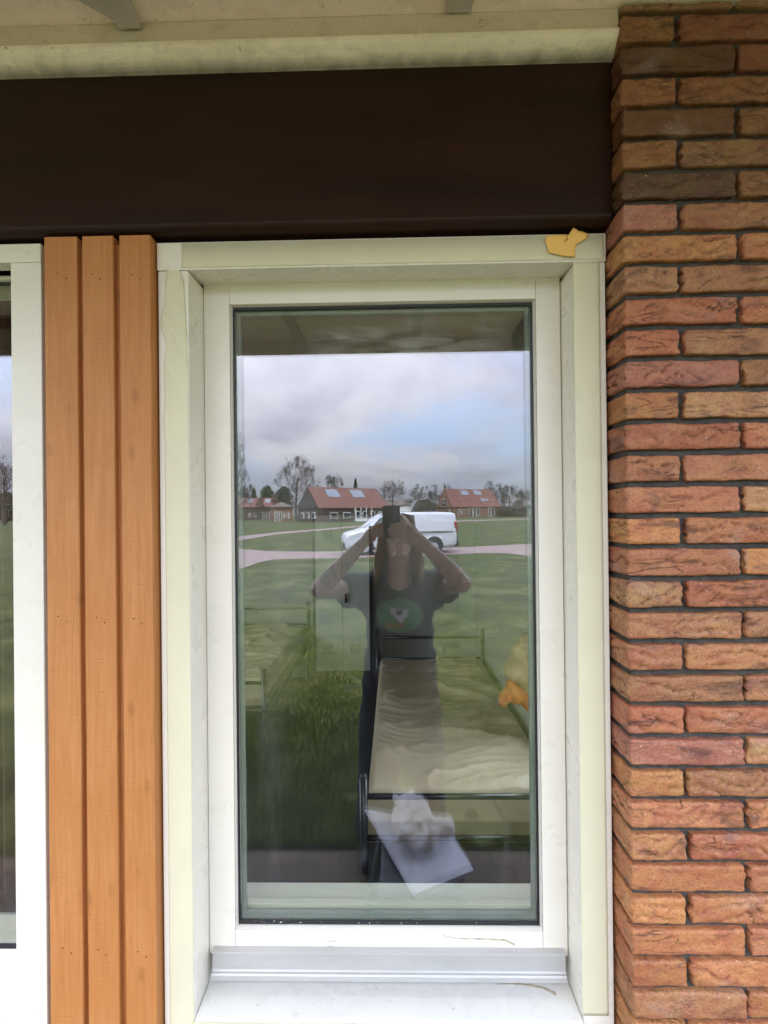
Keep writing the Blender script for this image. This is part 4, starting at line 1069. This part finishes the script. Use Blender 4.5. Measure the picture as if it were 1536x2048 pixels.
# trousers, shoes, hair
TROU = plain('charcoal work trousers', (.020, .020, .024), .9, .2, 12, bump=.4, bscale=250)
b = MB(flip=True); b.ball((cx, PD + .03, .97), (.205, .145, .13), 20, 12)
for s in (-1, 1):
    b.tube([(cx + s * .085, PD + .03, .97), (cx + s * .110, PD + .01, .72), (cx + s * .125, PD, .50), (cx + s * .145, PD + .03, .25), (cx + s * .165, PD + .05, .08)], [.125, .122, .115, .105, .098], 20)
o = b.build('trousers', TROU, per); finish(o, .011, 5, folds)
SHOE = plain('dark work shoe leather', (.02, .018, .016), .5)
for s in (-1, 1):
    b = MB(flip=True); b.cap((cx + s * .165, PD + .08, .055), (cx + s * .19, PD - .13, .045), .05, .043); b.ball((cx + s * .165, PD + .05, .09), (.052, .06, .05))
    o = b.build('shoe', SHOE, per); finish(o, .009, 4)
HAIR = Mat('fair blond hair', .5, .5); HAIR.color(HAIR.ramp(HAIR.noise(90, 3, (1, 1, .12)), [(.3, (.24, .15, .07)), (.7, (.55, .40, .22))])); HAIR = HAIR.m
b = MB(flip=True); rh = random.Random(3)
for k in range(430):
    a = rh.uniform(-.35, math.pi + .35); s = math.cos(a)
    top = hc + Vector((rh.uniform(-.03, .03), .02 + rh.uniform(-.02, .04), .122))
    side = hc + Vector((math.cos(a) * .089, .025 + math.sin(a) * .085, .03 + rh.uniform(-.02, .02)))
    ln = rh.uniform(.16, .27); wig = rh.uniform(0, 6.28)
    pts = [top, top.lerp(side, .55) + Vector((math.cos(a) * .02, math.sin(a) * .015, .028)), side]
    fx = math.cos(a) * .092
    for q in range(1, 7):
        t = q / 6
        pts.append(Vector((hc.x + fx * (1 + .38 * t) + .009 * math.sin(wig + t * 7), side.y - .055 * t * (1 if abs(s) > .5 else 0) + .007 * math.cos(wig + t * 6), side.z - ln * t)))
    b.tube(pts, [.0045, .006, .006, .006, .006, .0055, .005, .0045, .004][:len(pts)], 4, cap=False)
b.build('hair', HAIR, per, smooth=True)

# phone, held up at the camera's place; its back faces the glass
PH = plain('dark glossy phone glass', (.075, .080, .088), .12, .1); PHM = plain('phone frame metal', (.10, .10, .11), .3)
ph = thing('phone', 'dark phone with a camera block, held up in both hands, mirrored in the glass', 'phone', (-.012, 2.298, 1.87), flip=True)
def rrect(x0, x1, z0, z1, r, n=5):
    out = []
    for cx_, cz_, a0 in ((x1 - r, z1 - r, 0), (x0 + r, z1 - r, 90), (x0 + r, z0 + r, 180), (x1 - r, z0 + r, 270)):
        for k in range(n + 1): a = R(a0 + 90 * k / n); out.append((cx_ + r * math.cos(a), cz_ + r * math.sin(a)))
    return out
MB(flip=True).prism(rrect(-.052, .034, 1.80, 1.958, .010), 'y', 2.2935, 2.302).build('phone_body', PH, ph, fix=True)
cb = MB(flip=True).prism(rrect(-.049, -.018, 1.895, 1.955, .008), 'y', 2.2915, 2.2936).build('camera_block', PHM, ph, fix=True)
for zz_ in (1.943, 1.924, 1.906): MB(flip=True).tube([(-.040, 2.2895, zz_), (-.040, 2.2916, zz_)], .0062, 14).build('lens', BLACK, cb)
MB(flip=True).prism(rrect(-.004, .022, 1.885, 1.95, .004), 'y', 2.2930, 2.2936).build('sticker', plain('grey sticker', (.20, .22, .25), .3), ph, fix=True)

# ------------------------------------------------------------------ van
VANP = Mat('white van paint', .25, .5); VANP.color(VANP.ramp(VANP.noise(2, 4), [(.3, (.50, .51, .53)), (.7, (.58, .59, .61))])); VANP.b.inputs['Coat Weight'].default_value = .4; VANP = VANP.m
VGL = plain('van window glass', (.10, .12, .125), .05, .05); VPL = plain('dark bumper plastic', (.025, .026, .028), .55); TYRE = plain('tyre rubber', (.015, .015, .016), .8)
RIM = plain('steel wheel', (.30, .31, .32), .4); LAMP = plain('headlight lens', (.42, .44, .46), .08); REDL = plain('rear lamp', (.30, .02, .02), .2); PLATE = plain('yellow number plate', (.65, .45, .05), .4)
def van():
    th = R(192)                                # heading in mirrored space: nose to the left, turned to the viewer
    ox, oy = .22, 23.3
    c_, s_ = math.cos(th), math.sin(th)
    t = thing('van', 'white panel van parked on the brick path, mirrored in the glass', 'van', (ox, oy, 0), flip=True)
    def T(p):
        p = (p[0] * 1.04, p[1], p[2]); return (ox + p[0] * c_ - p[1] * s_, oy + p[0] * s_ + p[1] * c_, p[2])
    class VB(MB):
        def build(s, *a, **k): s.v = [T(p) for p in s.v]; s.flip = True; k['fix'] = True; return MB.build(s, *a, **k)
    # stations from nose to tail: x, z bottom, z shoulder, z top, half width at shoulder, half width at top
    st_ = [(2.62, .38, .62, .80, .62, .50), (2.55, .30, .78, .98, .80, .66), (2.35, .28, .92, 1.08, .93, .80), (2.0, .28, 1.02, 1.16, .97, .86), (1.72, .28, 1.08, 1.24, .98, .86),
           (1.35, .28, 1.10, 1.55, .99, .80), (1.0, .28, 1.10, 1.83, .99, .76), (.75, .28, 1.10, 1.93, .99, .78), (.4, .28, 1.10, 1.965, .99, .80), (-.8, .28, 1.10, 1.98, .99, .81), (-1.8, .28, 1.10, 1.975, .985, .81), (-2.45, .30, 1.10, 1.95, .97, .79), (-2.60, .36, 1.10, 1.90, .94, .76)]
    b = VB(); rings = []
    for x, zb, zs_, zt_, ws, wt in st_:
        pr = [(0, zb), (ws * .93, zb), (ws * .99, zb + .12), (ws, (zb + zs_) / 2), (ws, zs_), (ws - (ws - wt) * .35, zs_ + (zt_ - zs_) * .45), (wt + .03, zt_ - .12 * min(1, (zt_ - zs_) * 2)), (wt - .05, zt_ - .025), (wt * .6, zt_), (0, zt_)]
        full = pr + [(-w_, z_) for w_, z_ in reversed(pr[1:-1])]
        rings.append([(x, w_, z_) for w_, z_ in full])
    n = len(rings[0])
    for r_ in rings: b.v += r_
    for i in range(len(rings) - 1):
        for j in range(n): a, c = i * n + j, i * n + (j + 1) % n; b.f.append((a, c, c + n, a + n))
    b.f.append(tuple(range(n))); b.f.append(tuple(range((len(rings) - 1) * n, len(rings) * n)))
    bo = b.build('body', VANP, t, smooth=False)
    sm = bo.modifiers.new('s', 'BEVEL'); sm.width = .03; sm.segments = 2; sm.limit_method = 'ANGLE'; sm.angle_limit = R(30)
    # windscreen and cab windows lie just proud of the shell
    VB().add([(1.70, -.80, 1.26), (1.70, .80, 1.26), (.86, .70, 1.90), (.86, -.70, 1.90), (1.66, -.80, 1.22), (1.66, .80, 1.22), (.82, .70, 1.86), (.82, -.70, 1.86)], [(0, 1, 2, 3), (7, 6, 5, 4), (0, 4, 5, 1), (1, 5, 6, 2), (2, 6, 7, 3), (3, 7, 4, 0)]).build('windscreen', VGL, t)
    for s in (-1, 1):
        VB().add([(1.50, s * .988, 1.16), (.42, s * .992, 1.16), (.42, s * .855, 1.76), (.98, s * .850, 1.74), (1.50, s * .95, 1.16), (.42, s * .95, 1.16), (.42, s * .82, 1.76), (.98, s * .81, 1.74)],
                 [(0, 1, 2, 3), (7, 6, 5, 4), (0, 4, 5, 1), (1, 5, 6, 2), (2, 6, 7, 3), (3, 7, 4, 0)]).build('side_window', VGL, t)
        d = VB().box(-.62, .30, s * .992 - .006, s * .992 + .006, .42, 1.02).build('door_panel', VANP, t)
        b = VB()
        for xx in (.34, -.70): b.box(xx - .008, xx + .008, s * .995 - .005, s * .995 + .005, .36, 1.10)
        b.box(-2.40, -.74, s * .992 - .01, s * .992 + .012, 1.02, 1.045).box(-2.1, .30, s * .995 - .004, s * .995 + .006, .98, .995)
        b.build('door_seam', VPL, t)
        VB().box(-.55, -.40, s * 1.0 - .01, s * 1.0 + .02, 1.08, 1.11).build('door_handle', VPL, t)
        b = VB()
        for x0_, x1_ in ((-2.35, -.76), (-.64, .28)):
            b.add([(x0_, s * .952, 1.26), (x1_, s * .952, 1.26), (x1_, s * .862, 1.74), (x0_, s * .862, 1.74), (x0_, s * .93, 1.26), (x1_, s * .93, 1.26), (x1_, s * .84, 1.74), (x0_, s * .84, 1.74)],
                  [(0, 1, 2, 3), (7, 6, 5, 4), (0, 4, 5, 1), (1, 5, 6, 2), (2, 6, 7, 3), (3, 7, 4, 0)])
        b.build('side_panel', VANP, t)
        VB().add([(2.56, s * .45, .78), (2.30, s * .90, .80), (2.22, s * .93, .98), (2.48, s * .55, .96), (2.40, s * .42, .78), (2.1, s * .84, .80), (2.1, s * .84, .98), (2.30, s * .5, .96)],
                 [(0, 1, 2, 3), (7, 6, 5, 4), (0, 4, 5, 1), (1, 5, 6, 2), (2, 6, 7, 3), (3, 7, 4, 0)]).build('headlight', LAMP, t)
        VB().box(-2.615, -2.50, s * .90 - .07, s * .90 + .045, .95, 1.5).build('tail_lamp', REDL, t)
        VB().box(1.30, 1.52, s * 1.02 - .04, s * 1.18 if s > 0 else s * 1.02 + .04, 1.12, 1.36).build('wing_mirror', VPL, t) if s > 0 else VB().box(1.30, 1.52, -1.18, -.98, 1.12, 1.36).build('wing_mirror', VPL, t)
        for xw in (1.72, -1.50):
            VB().tube([(xw, s * .60, .37), (xw, s * .988, .37)], .42, 24).build('wheel_arch', VPL, t)
            wv = VB().tube([(xw, s * .74, .33), (xw, s * .76, .33), (xw, s * .97, .33), (xw, s * 1.0, .33)], [.30, .335, .335, .30], 28).build('wheel', TYRE, t)
            VB().tube([(xw, s * .95, .33), (xw, s * 1.012, .33)], [.20, .19], 20).build('rim', RIM, wv)
            pts = [(xw + .46 * math.cos(R(a)), s * .992, .37 + .46 * math.sin(R(a))) for a in range(0, 181, 15)]
            VB().tube(pts, .03, 6).build('arch_trim', VANP, t)
    VB().box(2.45, 2.66, -.75, .75, .28, .56).build('bumper', VPL, t)
    VB().box(-2.68, -2.45, -.92, .92, .30, .62).build('bumper', VPL, t)
    VB().box(2.50, 2.60, -.42, .42, .66, .82).build('grille', VPL, t)
    VB().box(2.655, 2.668, -.26, .26, .42, .53).build('number_plate', PLATE, t)
van()

# ------------------------------------------------------------------ houses
def tiles(name, c):
    m = Mat(name, .75, .3); w_ = m.n('ShaderNodeTexWave'); w_.bands_direction = 'Z'; w_.inputs['Scale'].default_value = 1.1; w_.inputs['Distortion'].default_value = .6
    m.l(m.tc, w_.inputs['Vector'])
    cc = m.ramp(m.noise(1.2, 5), [(.3, tuple(x * .8 for x in c)), (.7, tuple(x * 1.15 for x in c))])
    m.color(m.mix(m.ramp(w_.outputs['Fac'], [(.0, .45), (.3, 0)]), cc, tuple(x * .5 for x in c))); return m.m
TILE = tiles('red clay roof tiles', (.165, .070, .048)); TILE2 = tiles('brown roof tiles', (.14, .10, .075))
HB = plain('dark brown house brick', (.085, .060, .045), .9, .25, 2); HB2 = plain('orange house brick', (.20, .11, .065), .9, .2, 2); TIMB = plain('dark timber gable', (.06, .055, .05), .9, .2, 3)
WHT = plain('white house paint', (.72, .72, .68), .5, .05); HGL = plain('dark house window glass', (.03, .033, .035), .1); SOL = plain('roof panel glass', (.17, .18, .19), .35)
def vquad(b, pts, th=.1):                      # thin slab through four points given in virtual space
    p = [Vector(q) for q in pts]; n = (p[1] - p[0]).cross(p[3] - p[0]).normalized()
    if n.y > 0: n = -n
    return b.add([q + n * .12 for q in p] + [q + n * (.12 - th) for q in p], [(0, 1, 2, 3), (7, 6, 5, 4), (0, 4, 5, 1), (1, 5, 6, 2), (2, 6, 7, 3), (3, 7, 4, 0)])
def house(label, d, x0px, x1px, ridge_py, eave_py, depth, wallm, roofm, ang, wins, panels, gable_wins=(), dstep=0, hip=0, fence=None, gablem=None):
    # local frame: u along the ridge, w to the back; origin = left front corner
    X0, zE = P(x0px, eave_py, d); ca, sa = math.cos(ang), math.sin(ang); Lh = 10
    for _ in range(8): Lh = (P(x1px, eave_py, d + Lh * sa)[0] - X0) / ca
    _, zR = P(x0px, ridge_py, d + depth / 2 * ca)
    T = lambda u, w, z: (X0 + u * ca - w * sa, d + u * sa + w * ca, z)
    t = thing('house', label, 'house', T(Lh / 2, depth / 2, 0), 'houses across the green mirrored in the glass', flip=True)
    def bx(u0, u1, w0, w1, z0, z1): 
        return [T(u, w, z) for z in (z0, z1) for w in (w0, w1) for u in (u0, u1)]
    BF = [(0, 2, 3, 1), (4, 5, 7, 6), (0, 1, 5, 4), (2, 6, 7, 3), (0, 4, 6, 2), (1, 3, 7, 5)]
    def boxp(name, m, par, *c): return MB(flip=True).add(bx(*c), BF).build(name, m, par, fix=True)
    boxp('wall', wallm, t, 0, Lh, 0, depth, -.5, zE)
    ov = .35; hb = hip
    rs = [T(-ov + 0, -ov, zE - .15), T(Lh + ov, -ov, zE - .15), T(Lh + ov, depth + ov, zE - .15), T(-ov, depth + ov, zE - .15), T(0 + hb, depth / 2, zR), T(Lh - hb, depth / 2, zR)]
    MB(flip=True).add(rs, [(0, 1, 5, 4), (2, 3, 4, 5), (1, 2, 5), (3, 0, 4), (3, 2, 1, 0)]).build('roof', roofm, t, fix=True)
    if gablem and not hip:
        for uu in (-ov - .03, Lh + ov + .03):
            MB(flip=True).add([T(uu, -.1, zE - .1), T(uu, depth + .1, zE - .1), T(uu, depth / 2, zR - .15), T(uu + .02, -.1, zE - .1), T(uu + .02, depth + .1, zE - .1), T(uu + .02, depth / 2, zR - .15)], [(0, 1, 2), (5, 4, 3), (0, 3, 4, 1), (1, 4, 5, 2), (2, 5, 3, 0)]).build('gable', gablem, t, fix=True)
    for u0, u1, z0, z1 in wins:                # fractions of length, metres high
        f = boxp('window', WHT, t, u0 * Lh, u1 * Lh, -.10, .02, z0, z1)
        if u1 * Lh - u0 * Lh > .3: boxp('pane', HGL, f, u0 * Lh + .16, u1 * Lh - .16, -.13, -.09, z0 + .14, z1 - .14)
    for u0, u1, s0, s1 in panels:
        q = [T(u * Lh, depth / 2 * s, zE + (zR - zE) * s) for u, s in ((u0, s0), (u1, s0), (u1, s1), (u0, s1))]
        vquad(MB(flip=True), q).build('skylight', SOL, t, fix=True)
    for w0, w1, z0, z1 in gable_wins:
        f = MB(flip=True).add(bx(-.42, .02, w0, w1, z0, z1), BF).build('window', WHT, t, fix=True)
        MB(flip=True).add(bx(-.45, -.41, w0 + .12, w1 - .12, z0 + .12, z1 - .12), BF).build('pane', HGL, f, fix=True)
    if fence:
        u0, u1, n = fence
        b = MB(flip=True)
        for k in range(n + 1): u = (u0 + (u1 - u0) * k / n) * Lh; b.add(bx(u - .05, u + .05, -1.25, -1.17, 0, .95), BF)
        b.add(bx(u0 * Lh, u1 * Lh, -1.25, -1.15, .85, .95), BF); b.add(bx(u0 * Lh, u1 * Lh, -1.24, -1.19, .15, .70), BF); b.build('veranda_railing', WHT, t, fix=True)
        for k in range(4):
            u = (u0 + (u1 - u0) * k / 3) * Lh; boxp('veranda_post', WHT, t, u - .08, u + .08, -1.25, -1.1, 0, zE - .1)
    return t
house('long low red roofed house with dark gable behind the van in the reflection', 112, 639, 777, 973.5, 1015, 12, HB, TILE, R(36),
      [(.14, .24, .9, 2.3), (.32, .42, .9, 2.3), (.50, .56, .4, 2.6), (.60, .66, .4, 2.6), (.72, .78, .4, 2.6), (.84, .90, .9, 2.4)], [(.20, .38, .50, .88), (.56, .74, .50, .88)],
      gable_wins=[(2.0, 3.3, .9, 2.4), (5.2, 6.6, .9, 2.4), (8.2, 9.6, .9, 2.4)], fence=(.46, .70, 22), gablem=TIMB)
house('low dark roofed annex left of the long red roofed house in the reflection', 121, 547, 585, 1003, 1013, 8, HB2, TILE2, R(20),
      [(.06, .20, .1, 2.7), (.28, .42, .1, 2.7), (.52, .62, .9, 2.3), (.74, .84, .9, 2.3)], [], hip=2.5, gablem=HB)
house('distant red roofed house at the left edge of the reflection', 172, 440, 556, 996, 1014, 11, HB, TILE, R(18),
      [(.48, .52, 1.2, 2.6), (.58, .62, 1.2, 2.6), (.68, .73, .3, 3.0), (.76, .80, .3, 3.0), (.84, .88, .3, 3.0), (.91, .95, .3, 3.0)], [(.46, .56, .45, .85), (.78, .88, .45, .85)], gablem=HB)
hB = house('two storey red tiled house with balcony gable at right of the reflection', 186, 906, 1000, 977.5, 1013.5, 12, HB2, TILE, R(26),
      [(.34, .40, 0.1, 3.6), (.42, .47, 0.1, 3.8), (.49, .55, 0.1, 3.8), (.74, .79, 0.1, 3.8), (.80, .86, 0.1, 3.8), (.10, .15, 1.2, 3.2), (.18, .23, 1.2, 3.2)], [(.30, .46, .66, .92), (.58, .74, .66, .92), (.66, .74, .24, .46), (.77, .82, .24, .46)], hip=0, gablem=HB2, gable_wins=[(4.2, 5.5, 4.6, 7.6), (6.1, 7.4, 4.6, 7.6), (3.9, 7.7, 4.4, 5.6), (2.2, 3.4, .9, 3.2)])
house('small white gabled house half hidden behind the van in the reflection', 215, 775, 822, 1001, 1010, 10, WHT, TILE2, R(12), [(.86, .90, 1, 3)], [], gablem=WHT)
# ------------------------------------------------------------------ trees
BARK = plain('grey brown bark', (.085, .070, .055), .9, .25, 1); TWIG = plain('bare twigs', (.055, .040, .032), .9, .3, 1)
LEAFD = plain('dark evergreen needles', (.020, .032, .018), .8, .5, 1.5); LEAFM = plain('ivy green foliage', (.04, .055, .025), .8, .5, 1.5)
def bare_tree(label, px, top_py, d, hw_px, seed, low=.25, dens=1., mat=TWIG, spread=1.):
    rs = random.Random(seed); x, zt_ = P(px, top_py, d); hw = hw_px / F * d; Ht = zt_
    t = thing('bare_tree', label, 'tree', (x, d, 0), 'bare trees behind the houses mirrored in the glass', flip=True)
    tr = MB(flip=True); cr = MB(flip=True); r0 = Ht * .018
    tr.tube([(x, d, -.3), (x + rs.uniform(-.02, .02) * Ht, d, Ht * low), (x + rs.uniform(-.03, .03) * Ht, d, Ht * .62)], [r0 * 1.3, r0, r0 * .45], 7)
    tr.build('trunk', BARK, t)
    cnt = [0, 0]
    def grow(p, dr, ln, rad, dep):
        bend = Vector((rs.uniform(-.25, .25), rs.uniform(-.25, .25), rs.uniform(-.02, .22)))
        m_ = p + dr * ln * .5; e_ = m_ + (dr + bend).normalized() * ln * .5
        cr.tube([p, m_, e_], [rad, rad * .8, rad * .5], 3 if dep > 1 else 5, cap=False); cnt[0] += 1; cnt[1] += 1
        if dep >= 6 or cnt[1] > 420 * dens: return
        k = rs.choice((2, 3, 3)) if dep < 4 else 3
        for q in range(k):
            a = rs.uniform(0, 6.28); tilt = rs.uniform(.3, .85)
            nd = (e_ - m_).normalized(); s1 = nd.orthogonal().normalized(); s2 = nd.cross(s1)
            nd = (nd * math.cos(tilt) + (s1 * math.cos(a) + s2 * math.sin(a)) * math.sin(tilt)); nd.z += .12; nd.normalize()
            grow(m_.lerp(e_, rs.uniform(.2, 1)), nd, ln * rs.uniform(.58, .82), max(rad * .55, .021 * d / 110), dep + 1)
    nb = 15
    for k in range(nb):
        cnt[1] = 0
        f = k / nb; z = Ht * (low + (.62 - low) * f); a = k * 2.4 + rs.uniform(-.3, .3)
        up = .25 + .95 * f; dr = Vector((math.cos(a) * hw * 1.0, math.sin(a) * hw * .8, hw * up * 1.3)).normalized()
        ln = (hw * .50 * (1 - .25 * f) + Ht * .06) * spread
        grow(Vector((x, d, z)), dr, ln, r0 * (.5 - .2 * f), 1)
    # scale the crown to the height and width it has
    vs = np.array(cr.v); zc0 = vs[:, 2].max(); xw = np.percentile(np.abs(vs[:, 0] - x), 98)
    zb = Ht * low; vs[:, 2] = np.where(vs[:, 2] > zb, zb + (vs[:, 2] - zb) * (Ht - zb) / (zc0 - zb), vs[:, 2]); vs[:, 0] = x + (vs[:, 0] - x) * hw / xw
    cr.v = [tuple(v) for v in vs]
    cr.build('crown', mat, t)
def green_tree(label, px, top_py, d, hw_px, seed, cone=True, mat=LEAFD, n=2600, name='evergreen_tree'):
    rs = random.Random(seed); x, zt_ = P(px, top_py, d); hw = hw_px / F * d; Ht = zt_
    t = thing(name, label, 'tree', (x, d, 0), 'evergreens beyond the houses mirrored in the glass', flip=True)
    MB(flip=True).tube([(x, d, -.3), (x, d, Ht * .8)], [Ht * .02, Ht * .008], 6).build('trunk', BARK, t)
    b = MB(flip=True)
    for k in range(n):
        f = rs.random(); z = Ht * (.08 + .92 * f)
        rr = hw * ((1 - f) ** .8 + .03) if cone else hw * math.sqrt(max(.02, 1 - (2 * f - .9) ** 2 * .85))
        a = rs.uniform(0, 6.28); r = rr * math.sqrt(rs.uniform(.15, 1)) * (1 + .75 * mn.noise(Vector((math.cos(a) * 1.6, math.sin(a) * 1.6 + z * .35, seed))))
        p = Vector((x + r * math.cos(a), d + r * math.sin(a), z)); s_ = rs.uniform(.15, .45) * d / 150
        u = Vector((rs.uniform(-1, 1), rs.uniform(-1, 1), rs.uniform(-1, 1))).normalized() * s_; v = u.orthogonal().normalized() * s_ * .6
        b.add([p - u, p + v, p + u, p - v], [(0, 1, 2, 3)])
    b.build('crown', mat, t)
bare_tree('largest bare tree with a wide rounded crown, left of the long house in the reflection', 592, 905, 140, 46, 1, .22, 2.0)
bare_tree('small bare tree above the middle of the long red roof in the reflection', 666, 946, 150, 23, 2)
bare_tree('broad bare tree directly behind the right end of the long red roof in the reflection', 785, 957, 160, 33, 3)
bare_tree('dense bare tree above the van roof, left of a twin, in the reflection', 838, 965, 200, 24, 4, .15)
bare_tree('dense bare tree above the rear of the van in the reflection', 870, 967, 205, 22, 5, .15)
bare_tree('bare tree just left of the two storey house in the reflection', 897, 966, 222, 20, 6, .15)
bare_tree('tall bare tree rising behind the right end of the two storey house in the reflection', 985, 958, 215, 25, 7, .12)
bare_tree('bare tree right of the two storey house in the reflection', 1018, 966, 218, 23, 8, .1)
bare_tree('small bare tree at the far right of the reflection', 1046, 976, 210, 18, 9, .08)
bare_tree('tall sparse bare tree at the left edge of the reflection', 470, 858, 66, 26, 10, .2, .7)
bare_tree('small bare tree above the left house roof in the reflection', 492, 968, 190, 18, 11, .2, .6)
bare_tree('thin bare tree in front of the left house in the reflection', 520, 994, 150, 12, 12, .2, .4)
bare_tree('low bare shrub tree between the annex and the long house in the reflection', 560, 985, 160, 20, 13, .1, .6)
bare_tree('bare tree mirrored in the neighbouring window', 8, 905, 120, 40, 14)
green_tree('small dark conifer above the long red roof in the reflection', 711, 958, 150, 11, 21)
green_tree('dark conifer at the far left above the left house in the reflection', 486, 977, 200, 14, 22)
green_tree('pointed evergreen between two round ones in the reflection', 508, 978, 205, 10, 23)
green_tree('round evergreen behind the annex in the reflection', 535, 972, 200, 16, 24, False, LEAFM, 2400)
green_tree('broad evergreen just left of the largest bare tree in the reflection', 568, 974, 190, 18, 25, False, LEAFD, 2800)
green_tree('dark round bush behind the van in the reflection', 850, 1000, 190, 22, 26, False, plain('brown bush twigs', (.07, .055, .04), .9, .3, 1), 2600, 'bush')
green_tree('brown bush at the right edge of the reflection', 1035, 1010, 200, 26, 27, False, plain('reddish bush twigs', (.08, .06, .045), .9, .3, 1), 2600, 'bush')
green_tree('brown hedge bush beside the two storey house in the reflection', 1008, 1012, 195, 14, 28, False, plain('hedge twigs', (.065, .05, .038), .9, .3, 1), 1800, 'bush')
green_tree('evergreen mirrored in the neighbouring window', 14, 985, 160, 26, 29, False, LEAFM, 2400)

# bicycle
def bicycle():
    x0_, _ = P(492, 1050, 62); d = 62
    t = thing('bicycle', 'bicycle standing on the grass at the left edge of the reflection', 'bicycle', (x0_, d, 0), flip=True)
    for s in (-.52, .52):
        w_ = MB(flip=True).tube([(x0_ + s + .34 * math.cos(R(a)), d, .35 + .34 * math.sin(R(a))) for a in range(0, 361, 20)], .03, 6).build('wheel', TYRE, t)
        MB(flip=True).tube([(x0_ + s - .33, d, .35), (x0_ + s + .33, d, .35)], .012, 4).tube([(x0_ + s, d, .02), (x0_ + s, d, .68)], .012, 4).build('spokes', RIM, w_)
    MB(flip=True).tube([(x0_ - .52, d, .35), (x0_ - .12, d, .32), (x0_ + .38, d, .85), (x0_ - .25, d, .85), (x0_ - .12, d, .32)], .022, 6).tube([(x0_ + .52, d, .35), (x0_ + .36, d, 1.0)], .022, 6).build('frame', RIM, t)
    MB(flip=True).box(x0_ - .40, x0_ - .14, d - .07, d + .07, .93, .98).build('saddle', VPL, t); MB(flip=True).tube([(x0_ + .30, d - .28, 1.02), (x0_ + .38, d, 1.03), (x0_ + .30, d + .28, 1.02)], .016, 6).build('handlebar', VPL, t)
bicycle()
